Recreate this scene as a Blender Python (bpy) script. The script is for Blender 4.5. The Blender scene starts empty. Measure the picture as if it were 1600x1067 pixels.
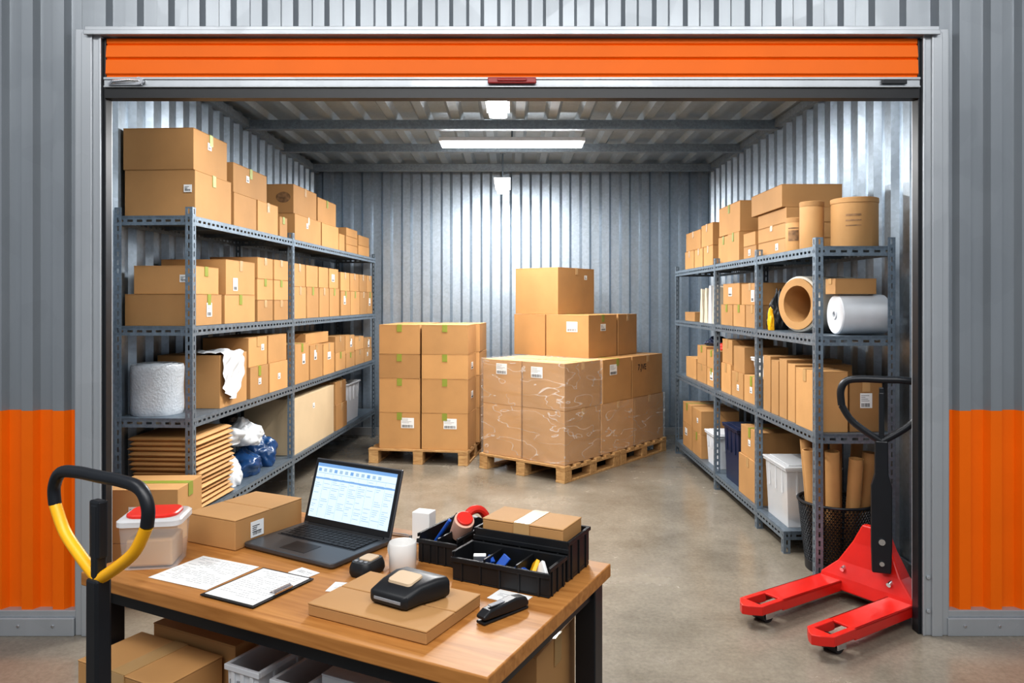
import bpy, math, random
from mathutils import Vector, Matrix, noise
random.seed(7)
R=math.radians
scene=bpy.context.scene
try:
    scene.view_settings.view_transform='Standard'
    scene.view_settings.look='None'
    scene.view_settings.look='Medium High Contrast'
except Exception: pass

# ---------------------------------------------------------------- materials
def newmat(name):
    m=bpy.data.materials.new(name); m.use_nodes=True
    nt=m.node_tree; b=nt.nodes['Principled BSDF']
    return m,nt,b
def simple(name,col,rough=.5,metal=0.,nscale=0,namt=.0,bump=0.,bscale=60,coat=0,trans=0,alpha=1,emis=None,es=0,stretch=None,rnd=0):
    m,nt,b=newmat(name)
    b.inputs['Base Color'].default_value=(*col,1); b.inputs['Roughness'].default_value=rough
    b.inputs['Metallic'].default_value=metal
    if coat: b.inputs['Coat Weight'].default_value=coat
    if trans: b.inputs['Transmission Weight'].default_value=trans
    if alpha<1: b.inputs['Alpha'].default_value=alpha
    if emis: 
        b.inputs['Emission Color'].default_value=(*emis,1); b.inputs['Emission Strength'].default_value=es
    N=nt.nodes; L=nt.links
    tc=N.new('ShaderNodeTexCoord'); mp=N.new('ShaderNodeMapping')
    L.new(tc.outputs['Object'],mp.inputs[0])
    if stretch: mp.inputs['Scale'].default_value=stretch
    last=None
    if namt>0:
        n=N.new('ShaderNodeTexNoise'); n.inputs['Scale'].default_value=nscale; n.inputs['Detail'].default_value=5
        L.new(mp.outputs[0],n.inputs['Vector'])
        r=N.new('ShaderNodeMapRange'); r.inputs['From Min'].default_value=.3; r.inputs['From Max'].default_value=.7
        r.inputs['To Min'].default_value=1-namt; r.inputs['To Max'].default_value=1+namt
        L.new(n.outputs['Fac'],r.inputs['Value'])
        last=r.outputs['Result']
    if rnd>0:
        oi=N.new('ShaderNodeObjectInfo'); r2=N.new('ShaderNodeMapRange')
        r2.inputs['To Min'].default_value=1-rnd; r2.inputs['To Max'].default_value=1+rnd
        L.new(oi.outputs['Random'],r2.inputs['Value'])
        if last:
            mm=N.new('ShaderNodeMath'); mm.operation='MULTIPLY'; L.new(last,mm.inputs[0]); L.new(r2.outputs['Result'],mm.inputs[1]); last=mm.outputs[0]
        else: last=r2.outputs['Result']
    if last:
        vm=N.new('ShaderNodeVectorMath'); vm.operation='SCALE'; vm.inputs[0].default_value=col
        L.new(last,vm.inputs['Scale']); L.new(vm.outputs[0],b.inputs['Base Color'])
    if bump>0:
        n2=N.new('ShaderNodeTexNoise'); n2.inputs['Scale'].default_value=bscale; n2.inputs['Detail'].default_value=3
        L.new(mp.outputs[0],n2.inputs['Vector'])
        bp=N.new('ShaderNodeBump'); bp.inputs['Strength'].default_value=bump; bp.inputs['Distance'].default_value=.01
        L.new(n2.outputs['Fac'],bp.inputs['Height']); L.new(bp.outputs[0],b.inputs['Normal'])
    return m
def galv(name,col,metal=.85,rough=.36,vs=45,amt=.12,streak=.15):
    m,nt,b=newmat(name); N=nt.nodes; L=nt.links
    tc=N.new('ShaderNodeTexCoord')
    v=N.new('ShaderNodeTexVoronoi'); v.inputs['Scale'].default_value=vs; L.new(tc.outputs['Object'],v.inputs['Vector'])
    sep=N.new('ShaderNodeSeparateColor'); L.new(v.outputs['Color'],sep.inputs[0])
    mp=N.new('ShaderNodeMapping'); mp.inputs['Scale'].default_value=(6,6,.3); L.new(tc.outputs['Object'],mp.inputs[0])
    n=N.new('ShaderNodeTexNoise'); n.inputs['Scale'].default_value=2; n.inputs['Detail'].default_value=5; L.new(mp.outputs[0],n.inputs['Vector'])
    r1=N.new('ShaderNodeMapRange'); r1.inputs['To Min'].default_value=1-amt; r1.inputs['To Max'].default_value=1+amt; L.new(sep.outputs[0],r1.inputs['Value'])
    r2=N.new('ShaderNodeMapRange'); r2.inputs['From Min'].default_value=.3; r2.inputs['From Max'].default_value=.7; r2.inputs['To Min'].default_value=1-streak; r2.inputs['To Max'].default_value=1+streak; L.new(n.outputs['Fac'],r2.inputs['Value'])
    mu=N.new('ShaderNodeMath'); mu.operation='MULTIPLY'; L.new(r1.outputs[0],mu.inputs[0]); L.new(r2.outputs[0],mu.inputs[1])
    vm=N.new('ShaderNodeVectorMath'); vm.operation='SCALE'; vm.inputs[0].default_value=col; L.new(mu.outputs[0],vm.inputs['Scale'])
    L.new(vm.outputs[0],b.inputs['Base Color'])
    r3=N.new('ShaderNodeMapRange'); r3.inputs['To Min'].default_value=rough-.03; r3.inputs['To Max'].default_value=rough+.04; L.new(sep.outputs[1],r3.inputs['Value'])
    L.new(r3.outputs[0],b.inputs['Roughness'])
    b.inputs['Metallic'].default_value=metal
    return m
M={}
M['galv']=galv('galvanized_wall',(.43,.50,.57),.78,.37,amt=.07,streak=.05)
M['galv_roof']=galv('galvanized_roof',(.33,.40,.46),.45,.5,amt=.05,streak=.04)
M['steel']=galv('shelf_steel',(.21,.26,.31),.6,.42,vs=80,streak=.08)
M['beam']=galv('beam_steel',(.28,.34,.40),.45,.5,vs=60,streak=.05)
M['deck']=galv('deck_steel',(.16,.20,.24),.6,.45,vs=60,streak=.05)
M['facade']=galv('facade_metal',(.29,.315,.34),.45,.36,vs=5,amt=.02,streak=.05)
M['frame']=galv('frame_alu',(.42,.445,.47),.45,.4,vs=5,amt=.02,streak=.04)
M['orange']=simple('orange_paint',(.80,.150,.001),.5,0,3,.04)
M['orange'].node_tree.nodes['Principled BSDF'].inputs['Specular IOR Level'].default_value=.3
M['black']=simple('black_plastic',(.010,.011,.013),.42,0,20,.1)
M['blacksteel']=simple('black_steel',(.012,.014,.018),.38,.1,12,.1)
M['red']=simple('red_paint',(.55,.016,.010),.33,0,6,.08,coat=.2)
M['yellow']=simple('yellow_grip',(.9,.45,.01),.4)
M['chrome']=simple('chrome',(.7,.7,.72),.2,1)
M['card']=simple('cardboard',(.435,.238,.093),.72,0,4,.07,bump=.05,bscale=25,rnd=.17)
M['kraft']=simple('kraft_paper',(.46,.255,.10),.7,0,6,.08,bump=.1,bscale=20,rnd=.1)
M['cream']=simple('cream_board',(.54,.42,.27),.65,0,4,.05)
M['tapegreen']=simple('green_tape',(.25,.28,.05),.35)
M['tapetan']=simple('tan_tape',(.50,.32,.15),.2,coat=.5)
M['white']=simple('white_paper',(.76,.76,.75),.6,0,5,.03)
M['whitepl']=simple('white_plastic',(.62,.64,.67),.35,0,8,.05,bump=.2,bscale=12)
M['bagwhite']=simple('white_bag_film',(.64,.66,.68),.25,0,8,.05,bump=.55,bscale=14)
M['bubble']=simple('bubble_wrap',(.54,.58,.62),.2,0,14,.08,bump=.55,bscale=75,alpha=.93)
M['ink']=simple('ink',(.015,.015,.018),.6)
M['inkgrey']=simple('ink_grey',(.25,.26,.28),.6)
M['inkbrown']=simple('brown_print',(.20,.11,.05),.7,0,30,.5)
M['blue']=simple('blue_plastic',(.02,.10,.45),.35,0,10,.1)
M['bagblue']=simple('blue_bag_film',(.012,.05,.14),.25,0,10,.1,bump=.55,bscale=14)
M['navy']=simple('navy_plastic',(.012,.020,.055),.35,0,10,.1)
M['redlid']=simple('red_lid',(.66,.030,.018),.35)
M['lockred']=simple('lock_red',(.30,.010,.010),.4)
M['pink']=simple('pink_plastic',(.78,.47,.36),.5)
M['mug']=simple('mug_ceramic',(.72,.71,.69),.18,coat=.4)
M['tube']=simple('lamp_glow',(1,1,1),.4,emis=(1,.99,.98),es=14)
M['lampwhite']=simple('lamp_housing',(.75,.76,.78),.4)
M['laptop']=simple('laptop_grey',(.10,.105,.115),.35,.6)
M['key']=simple('laptop_key',(.012,.012,.014),.5)
M['screen']=simple('screen_glow',(.3,.4,.5),.3,emis=(.68,.80,.90),es=.66)
M['screenblue']=simple('screen_blue',(.1,.2,.4),.3,emis=(.20,.36,.58),es=.6)
M['screengrey']=simple('screen_grey',(.2,.3,.4),.3,emis=(.38,.50,.62),es=.5)
M['beige']=simple('beige_face',(.56,.42,.28),.5)
M['fabric']=simple('cream_cloth',(.56,.49,.38),.9,0,10,.1,bump=.5,bscale=18)
M['rollcream']=simple('cream_roll_paper',(.60,.56,.49),.6,0,6,.04)
M['wheel']=simple('dark_wheel',(.02,.02,.022),.5)
M['clear']=simple('clear_plastic',(.78,.80,.82),.12,alpha=.22)
M['clearbin']=simple('clear_bin_plastic',(.78,.80,.82),.2,alpha=.42)
M['clearlid']=simple('clear_lid',(.74,.76,.78),.2,alpha=.6)
def wood(name,c1,c2,sc,rough,stretch):
    m,nt,b=newmat(name);N=nt.nodes;L=nt.links
    tc=N.new('ShaderNodeTexCoord'); mp=N.new('ShaderNodeMapping'); mp.inputs['Scale'].default_value=stretch; L.new(tc.outputs['Object'],mp.inputs[0])
    n=N.new('ShaderNodeTexNoise'); n.inputs['Scale'].default_value=sc; n.inputs['Detail'].default_value=8; n.inputs['Distortion'].default_value=.8; L.new(mp.outputs[0],n.inputs['Vector'])
    cr=N.new('ShaderNodeValToRGB'); cr.color_ramp.elements[0].position=.3; cr.color_ramp.elements[0].color=(*c1,1); cr.color_ramp.elements[1].position=.7; cr.color_ramp.elements[1].color=(*c2,1)
    L.new(n.outputs['Fac'],cr.inputs[0]); L.new(cr.outputs[0],b.inputs['Base Color']); b.inputs['Roughness'].default_value=rough
    return m
M['tablewood']=wood('table_wood',(.31,.125,.028),(.48,.225,.066),3,.5,(1.2,16,16))
M['palletwood']=wood('pallet_wood',(.34,.18,.07),(.54,.34,.15),4,.75,(3,10,10))
m,nt,b=newmat('polished_concrete');N=nt.nodes;L=nt.links
tc=N.new('ShaderNodeTexCoord')
n1=N.new('ShaderNodeTexNoise'); n1.inputs['Scale'].default_value=1.3; n1.inputs['Detail'].default_value=9; n1.inputs['Roughness'].default_value=.68; L.new(tc.outputs['Object'],n1.inputs['Vector'])
n2=N.new('ShaderNodeTexNoise'); n2.inputs['Scale'].default_value=45; n2.inputs['Detail'].default_value=6; n2.inputs['Roughness'].default_value=.75; L.new(tc.outputs['Object'],n2.inputs['Vector'])
cr=N.new('ShaderNodeValToRGB'); e=cr.color_ramp.elements
e[0].position=.30; e[0].color=(.142,.122,.095,1); e[1].position=.70; e[1].color=(.255,.225,.182,1)
L.new(n1.outputs['Fac'],cr.inputs[0])
r=N.new('ShaderNodeMapRange'); r.inputs['From Min'].default_value=.3; r.inputs['From Max'].default_value=.7; r.inputs['To Min'].default_value=.82; r.inputs['To Max'].default_value=1.16; L.new(n2.outputs['Fac'],r.inputs['Value'])
vm=N.new('ShaderNodeVectorMath'); vm.operation='SCALE'; L.new(cr.outputs[0],vm.inputs[0]); L.new(r.outputs[0],vm.inputs['Scale']); L.new(vm.outputs[0],b.inputs['Base Color'])
r=N.new('ShaderNodeMapRange'); r.inputs['From Min'].default_value=.3; r.inputs['From Max'].default_value=.7; r.inputs['To Min'].default_value=.14; r.inputs['To Max'].default_value=.32; L.new(n1.outputs['Fac'],r.inputs['Value']); L.new(r.outputs[0],b.inputs['Roughness'])
bp=N.new('ShaderNodeBump'); bp.inputs['Strength'].default_value=.03; L.new(n2.outputs['Fac'],bp.inputs['Height']); L.new(bp.outputs[0],b.inputs['Normal'])
M['concrete']=m
m,nt,b=newmat('stretch_film');N=nt.nodes;L=nt.links
out=N['Material Output']; b.inputs['Base Color'].default_value=(.90,.89,.87,1); b.inputs['Roughness'].default_value=.10
tr=N.new('ShaderNodeBsdfTransparent'); mx=N.new('ShaderNodeMixShader')
tc=N.new('ShaderNodeTexCoord'); mp=N.new('ShaderNodeMapping'); mp.inputs['Scale'].default_value=(1.0,1.0,3.0); mp.inputs['Rotation'].default_value=(.7,.6,.2); L.new(tc.outputs['Object'],mp.inputs[0])
n=N.new('ShaderNodeTexNoise'); n.inputs['Scale'].default_value=2.4; n.inputs['Detail'].default_value=2.5; n.inputs['Distortion'].default_value=.5; L.new(mp.outputs[0],n.inputs['Vector'])
mr=N.new('ShaderNodeMath'); mr.operation='SUBTRACT'; mr.inputs[1].default_value=.5; L.new(n.outputs['Fac'],mr.inputs[0])
ma=N.new('ShaderNodeMath'); ma.operation='ABSOLUTE'; L.new(mr.outputs[0],ma.inputs[0])
r=N.new('ShaderNodeMapRange'); r.inputs['From Min'].default_value=.0; r.inputs['From Max'].default_value=.010; r.inputs['To Min'].default_value=.45; r.inputs['To Max'].default_value=.08; L.new(ma.outputs[0],r.inputs['Value'])  # crease highlights painted in as thin streaks of more opaque pale film
L.new(r.outputs[0],mx.inputs[0]); L.new(tr.outputs[0],mx.inputs[1]); L.new(b.outputs[0],mx.inputs[2]); L.new(mx.outputs[0],out.inputs['Surface'])
bp=N.new('ShaderNodeBump'); bp.inputs['Strength'].default_value=.9; bp.inputs['Distance'].default_value=.03; L.new(n.outputs['Fac'],bp.inputs['Height']); L.new(bp.outputs[0],b.inputs['Normal'])
M['film']=m

# ---------------------------------------------------------------- mesh builder
class MB:
    def __init__(s): s.v=[];s.f=[];s.m=[]
    def add(s,vs,fs,mi=0,X=None):
        o=len(s.v)
        for p in vs:
            p=Vector(p)
            if X is not None: p=X@p
            s.v.append(p)
        for f in fs: s.f.append([o+i for i in f]); s.m.append(mi)
    def box(s,x0,x1,y0,y1,z0,z1,mi=0,X=None):
        s.add([(x0,y0,z0),(x1,y0,z0),(x1,y1,z0),(x0,y1,z0),(x0,y0,z1),(x1,y0,z1),(x1,y1,z1),(x0,y1,z1)],
          [(0,3,2,1),(4,5,6,7),(0,1,5,4),(1,2,6,5),(2,3,7,6),(3,0,4,7)],mi,X)
    def prism(s,pts,axis,a0,a1,mi=0,X=None):
        n=len(pts)
        def mk(p,a):
            if axis=='x': return (a,p[0],p[1])
            if axis=='y': return (p[0],a,p[1])
            return (p[0],p[1],a)
        vs=[mk(p,a0) for p in pts]+[mk(p,a1) for p in pts]
        fs=[tuple(range(n))[::-1],tuple(range(n,2*n))]+[(i,(i+1)%n,n+(i+1)%n,n+i) for i in range(n)]
        s.add(vs,fs,mi,X)
    def lathe(s,prof,seg=24,mi=0,X=None,c=(0,0,0)):
        vs=[];fs=[];n=len(prof)
        for i in range(seg):
            a=2*math.pi*i/seg
            for r,z in prof: vs.append((c[0]+r*math.cos(a),c[1]+r*math.sin(a),c[2]+z))
        for i in range(seg):
            j=(i+1)%seg
            for k in range(n-1): fs.append((i*n+k,j*n+k,j*n+k+1,i*n+k+1))
        if prof[0][0]>1e-4: fs.append(tuple(i*n for i in range(seg))[::-1])
        if prof[-1][0]>1e-4: fs.append(tuple(i*n+n-1 for i in range(seg)))
        s.add(vs,fs,mi,X)
    def ringlathe(s,prof,seg=24,mi=0,X=None,c=(0,0,0)):
        vs=[];fs=[];n=len(prof)
        for i in range(seg):
            a=2*math.pi*i/seg
            for r,z in prof: vs.append((c[0]+r*math.cos(a),c[1]+r*math.sin(a),c[2]+z))
        for i in range(seg):
            j=(i+1)%seg
            for k in range(n): k2=(k+1)%n; fs.append((i*n+k,j*n+k,j*n+k2,i*n+k2))
        s.add(vs,fs,mi,X)
    def cyl(s,p0,p1,r,r1=None,seg=20,mi=0):
        p0=Vector(p0);p1=Vector(p1);d=p1-p0
        X=Matrix.Translation(p0)@d.to_track_quat('Z','Y').to_matrix().to_4x4()
        s.lathe([(r,0),(r if r1 is None else r1,d.length)],seg,mi,X)
    def tube(s,pts,r,seg=10,mi=0,closed=False):
        pts=[Vector(p) for p in pts]; n=len(pts); vs=[];fs=[]
        up=None
        for i,p in enumerate(pts):
            a=pts[(i-1)%n] if (closed or i>0) else p; b_=pts[(i+1)%n] if (closed or i<n-1) else p
            t=(b_-a).normalized()
            if up is None:
                up=t.orthogonal().normalized()
            up=(up-t*up.dot(t)).normalized(); w=t.cross(up)
            for k in range(seg):
                an=2*math.pi*k/seg; vs.append(p+up*r*math.cos(an)+w*r*math.sin(an))
        m_=n if closed else n-1
        for i in range(m_):
            j=(i+1)%n
            for k in range(seg): fs.append((i*seg+k,i*seg+(k+1)%seg,j*seg+(k+1)%seg,j*seg+k))
        if not closed:
            fs.append(tuple(range(seg))[::-1]); fs.append(tuple((n-1)*seg+k for k in range(seg)))
        s.add(vs,fs,mi)
    def perf(s,o,u,v,ul,vl,pitch,hu,hv,mi=0):
        o=Vector(o);u=Vector(u);v=Vector(v); k=max(1,int(round(vl/pitch))); pv=vl/k
        c0=(ul-hu)/2;c1=c0+hu
        def q(a,b,c,d): 
            s.add([o+u*a+v*c,o+u*b+v*c,o+u*b+v*d,o+u*a+v*d],[(0,1,2,3)],mi)
        q(0,c0,0,vl); q(c1,ul,0,vl)
        for i in range(k):
            z=i*pv; g=(pv-hv)/2
            q(c0,c1,z,z+g); q(c0,c1,z+pv-g,z+pv)
    def mesh(s,name,mats,smooth=False,ang=35):
        me=bpy.data.meshes.new(name); me.from_pydata([tuple(p) for p in s.v],[],s.f)
        for mt in mats: me.materials.append(M[mt])
        for p,mi in zip(me.polygons,s.m): p.material_index=mi; p.use_smooth=smooth
        me.update()
        if smooth:
            try: me.set_sharp_from_angle(angle=R(ang))
            except Exception: pass
        return me
    def obj(s,name,mats,parent=None,loc=(0,0,0),rz=0,smooth=False,bevel=0,seg=2,solid=0,ang=35):
        return mkobj(name,s.mesh(name,mats,smooth,ang),parent,loc,rz,bevel,seg,solid)
def mkobj(name,data,parent=None,loc=(0,0,0),rz=0,bevel=0,seg=2,solid=0):
    o=bpy.data.objects.new(name,data); scene.collection.objects.link(o)
    o.location=loc; o.rotation_euler=(0,0,rz)
    if parent: o.parent=parent
    if solid:
        md=o.modifiers.new('s','SOLIDIFY'); md.thickness=solid; md.offset=0
    if bevel:
        md=o.modifiers.new('b','BEVEL'); md.width=bevel; md.segments=seg; md.limit_method='ANGLE'; md.angle_limit=R(40)
    return o
def empty(name,loc,rz=0):
    o=bpy.data.objects.new(name,None); scene.collection.objects.link(o); o.location=loc; o.rotation_euler=(0,0,rz); o.empty_display_size=.1
    return o
def top(o,label,cat,group=None):
    o['label']=label;o['category']=cat
    if group:o['group']=group
    return o
def struct(o): o['kind']='structure'; return o

# ---------------------------------------------------------------- room shell
YF,YB,XW,ZC=3.63,9.0,2.38,3.23
mb=MB(); mb.box(-6,6,-3,9.3,-.1,0); struct(mb.obj('floor',['concrete']))
def corr(length,bands,period,depth,flat=.42,slope=.13):
    xs=[];x=0
    while x<length-1e-6:
        for fx,d in ((0,0),(flat,0),(flat+slope,1),(1-slope,1)):
            xx=x+fx*period
            if xx<=length: xs.append((xx,d*depth))
        x+=period
    xs.append((length,0))
    mb=MB()
    for z0,z1,mi in bands:
        vs=[];fs=[]
        for (xx,d) in xs: vs+= [(xx,-d,z0),(xx,-d,z1)]
        for i in range(len(xs)-1): fs.append((2*i,2*i+2,2*i+3,2*i+1))
        mb.add(vs,fs,mi)
    return mb
w=corr(2*XW,[(0,ZC,0)],.238,.045,.40,.12).obj('wall_back',['galv'],loc=(-XW,YB,0)); struct(w)
w=corr(YB-YF-.04,[(0,ZC,0)],.22,.04,.42,.12).obj('wall_left',['galv'],loc=(-XW-.0,YF+.04,0),rz=R(90)); struct(w)
w=corr(YB-YF-.04,[(0,ZC,0)],.22,.04,.42,.12).obj('wall_right',['galv'],loc=(XW+.0,YB,0),rz=R(-90)); struct(w)
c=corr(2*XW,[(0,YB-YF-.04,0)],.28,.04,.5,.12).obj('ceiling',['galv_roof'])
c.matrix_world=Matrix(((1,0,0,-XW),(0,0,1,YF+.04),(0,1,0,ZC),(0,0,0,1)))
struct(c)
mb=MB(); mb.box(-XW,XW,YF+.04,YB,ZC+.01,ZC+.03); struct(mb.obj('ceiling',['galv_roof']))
for y in (4.6,5.6,6.6,7.6,8.7):
    mb=MB(); h=.08
    mb.prism([(y-.04,ZC-.045),(y-.04,ZC-.045-h),(y+.03,ZC-.045-h),(y+.03,ZC-.03-h),(y-.032,ZC-.03-h),(y-.032,ZC-.045)],'x',-XW+.04,XW-.04)
    struct(mb.obj('trim_1',['beam']))
for x in (-XW+.05,XW-.05):
    mb=MB(); mb.box(x-.03,x+.03,YF+.06,YB-.06,ZC-.11,ZC-.045); struct(mb.obj('trim_2',['beam']))
mb=MB(); mb.box(-XW+.05,XW-.05,YB-.07,YB-.045,0,.09); struct(mb.obj('baseboard_back',['frame']))
for sx in(-1,1):
    mb=MB(); mb.box(sx*(XW-.06)-.01,sx*(XW-.06)+.01,YF+.1,YB-.08,0,.07); struct(mb.obj('baseboard_left' if sx<0 else 'baseboard_right',['frame']))
bands=[(.05,.115,1),(.115,1.072,2),(1.072,3.7,0)]
for x0 in (-4.085,2.07):
    struct(corr(2.0,bands,.150,.034,.42,.11).obj('wall_front',['facade','frame','orange'],loc=(x0,YF,0)))
struct(corr(4.155,[(2.9,3.7,0)],.150,.034,.42,.11).obj('wall_front',['facade'],loc=(-2.085,YF+.001,0)))
for x0,x1 in((-4.085,-2.09),(2.08,4.07)):
    mb=MB(); mb.box(x0,x1,YF-.06,YF+.02,0,.085); mb.box(x0,x1,YF-.045,YF+.01,.085,.118)
    for k in range(12):
        x=x0+.08+k*.165; mb.cyl((x,YF-.066,.05),(x,YF-.06,.05),.008,seg=8,mi=1)
    struct(mb.obj('baseboard_front',['frame','chrome'],bevel=.003))
for sx in(-1,1):
    mb=MB()
    def bx(a,b_,y0,y1,z0,z1,mi=0):
        x0,x1=sorted((sx*a,sx*b_)); mb.box(x0,x1,y0,y1,z0,z1,mi)
    bx(1.968,2.088,YF-.05,YF+.06,0,2.90); bx(2.003,2.053,YF-.062,YF-.05,0,2.88); bx(2.083,2.103,YF-.03,YF+.02,0,2.9)
    bx(1.963,1.975,YF-.056,YF-.05,0,2.88)
    for z in (.12,.28): mb.cyl((sx*1.988,YF-.06,z),(sx*1.988,YF-.05,z),.010,seg=10)
    struct(mb.obj('trim_3',['frame'],bevel=.004))
    mb=MB(); bx(1.950,1.968,YF-.035,YF+.02,0,2.86)
    struct(mb.obj('trim_4',['blacksteel'],bevel=.002))
mb=MB(); mb.box(-2.03,2.03,YF-.075,YF+.05,2.868,2.905); mb.box(-2.03,2.03,YF-.085,YF-.075,2.862,2.885)
struct(mb.obj('trim_5',['frame'],bevel=.003))
mb=MB(); mb.box(-1.95,1.95,YF+.06,YF+.12,2.60,2.86); struct(mb.obj('trim_6',['blacksteel']))
door=empty('door_1',(0,YF-.02,2.57)); struct(door)
DX=1.948
pts=[(.02,.29),(-.012,.29),(-.012,.268),(-.004,.262),(-.014,.256),(-.020,.200),(-.008,.192),(-.018,.186),(-.022,.120),(-.010,.112),(-.014,.098),(.02,.098)]
mb=MB(); mb.prism(pts,'x',-DX,DX); mb.obj('door_curtain',['orange'],parent=door)
mb=MB(); mb.box(-DX,DX,-.035,.03,.048,.097); mb.box(-DX,DX,-.042,-.035,.085,.097); mb.box(-DX,DX,-.042,-.035,.048,.056); mb.obj('door_bottom_bar',['frame'],parent=door,bevel=.002)
mb=MB(); mb.box(-DX,DX,-.03,.03,0,.046); mb.obj('rubber_seal',['black'],parent=door)
mb=MB(); mb.box(-.115,.115,-.062,-.042,.062,.09); mb.box(-.07,.07,-.07,-.062,.07,.083); mb.obj('door_lock',['lockred'],parent=door,bevel=.004)
door.children[-1]['label']='red door lock plate'
mb=MB(); mb.box(-1.92,-1.76,-.055,-.042,.056,.066); mb.cyl((-1.77,-.06,.075),(-1.77,-.042,.075),.018); mb.tube([(-1.91,-.05,.062),(-1.89,-.065,.07),(-1.81,-.065,.075),(-1.77,-.055,.075)],.007); mb.obj('latch',['chrome'],parent=door,smooth=True)
mb=MB(); mb.box(1.76,1.88,-.05,-.042,.062,.085); mb.obj('latch',['blacksteel'],parent=door,bevel=.003)

# ---------------------------------------------------------------- lamps
def lamp(name,loc,lx,ly,drop,power,label):
    e=empty(name,loc)
    mb=MB(); mb.box(-lx/2-.02,lx/2+.02,-ly/2-.02,ly/2+.02,0,.035); mb.obj('lamp_housing',['lampwhite'],parent=e,bevel=.004)
    mb=MB(); mb.box(-lx/2,lx/2,-ly/2,ly/2,-.045,-.002); mb.obj('lamp_tube',['tube'],parent=e,bevel=.015,seg=3)
    if drop>0:
        mb=MB()
        mb.cyl((0,0,.035),(0,0,drop),.008,seg=8); mb.cyl((0,0,drop-.01),(0,0,drop),.03,seg=12)
        mb.obj('hanging_rod',['steel'],parent=e)
    top(e,label,'ceiling light')
    l=bpy.data.lights.new('light','AREA'); l.shape='RECTANGLE'; l.size=lx; l.size_y=ly; l.energy=power; l.color=(1,.99,.975)
    o=bpy.data.objects.new('light',l); scene.collection.objects.link(o); o.location=(0,0,-.05); o.parent=e
    return e
lamp('ceiling_light',(0.0,6.9,3.06),1.30,.10,.12,94,'long white fluorescent ceiling light across the storage unit')
lamp('ceiling_light',(-.10,5.0,2.97),.13,.9,.21,74,'white fluorescent ceiling light near the unit entrance')
lamp('ceiling_light',(-.10,8.0,2.83),.13,.62,.35,42,'white hanging tube light near the rear wall')
for x in(-1.0,1.0): lamp('ceiling_light',(x,4.10,3.10),1.1,.12,.08,24,'added ceiling fill light hidden behind the door header')  # fixtures added out of view to brighten the front of the unit

# ---------------------------------------------------------------- shelving
LV=dict(L=(2.10,1.45,.91,.33),Rr=(1.91,1.40,.845,.14))
LO=Vector((-1.87,4.38,0)); LR=-math.atan(.0586)
Lex=Vector((math.cos(LR),math.sin(LR),0)); Ley=Vector((-math.sin(LR),math.cos(LR),0))
def wpos(side,across,t,z):
    if side=='L': p=LO-Lex*across+Ley*t
    else: p=Vector((1.72+across,4.24+t,0))
    p.z=z; return p
def shelving(side,posts,H,levels,depth,label):
    if side=='L': e=empty('shelving_unit',LO,LR); sg=-1
    else: e=empty('shelving_unit',(1.72,4.24,0),0); sg=1
    pw=.042
    for i,t in enumerate(posts):
        for a,dx in((0,sg),(sg*depth,-sg)):
            dy=1 if i<len(posts)-1 else -1
            mb=MB()
            mb.perf((a,t,0),(dx,0,0),(0,0,1),pw,H,.05,.011,.03)
            mb.perf((a,t,0),(0,dy,0),(0,0,1),pw,H,.05,.011,.03)
            mb.box(min(a,a+dx*.05),max(a,a+dx*.05),min(t,t+dy*.05),max(t,t+dy*.05),0,.004)
            mb.obj('post',['steel'],parent=e,solid=.003)
    for i in range(len(posts)-1):
        for k,z in enumerate(levels):
            t0,t1=posts[i],posts[i+1]
            if side!='L' and i==0 and k==3: t0=.50
            x0,x1=sorted((sg*.004,sg*(depth-.004)))
            mb=MB()
            mb.box(x0,x1,t0+.004,t1-.002,z-.012,z,1)
            for xx in (x0,x1):
                o=-.003 if xx==x0 else .003
                mb.perf((xx+o,t0+.003,z-.055),(0,0,1),(0,1,0),.052,t1-t0-.006,.06,.014,.034)
                mb.box(xx-.003,xx+.003,t0+.01,t1-.01,z-.055,z-.05)
            for yy in (t0+.006,t1-.008):
                mb.perf((x0,yy,z-.055),(0,0,1),(1,0,0),.052,x1-x0,.06,.014,.034)
            for q in (.33,.66):
                ym=t0+(t1-t0)*q; mb.box(x0+.01,x1-.01,ym-.015,ym+.015,z-.035,z-.012,1)
            mb.obj('shelf',['steel','deck'],parent=e,solid=.0025)
    if side!='L':
        for a,dx in((0,sg),(sg*depth,-sg)):
            mb=MB(); mb.perf((a,.5,0),(dx,0,0),(0,0,1),pw,.14,.05,.011,.03); mb.perf((a,.5,0),(0,1,0),(0,0,1),pw,.14,.05,.011,.03); mb.obj('post',['steel'],parent=e,solid=.003)
    top(e,label,'shelf')
shelving('L',[0,1.67,4.45],2.15,LV['L'],.47,'long galvanized steel shelving unit loaded with cardboard boxes')
shelving('R',[0,1.02,2.1,3.65],1.96,LV['Rr'],.45,'galvanized steel shelving unit with rolls, bins and boxes')

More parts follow.
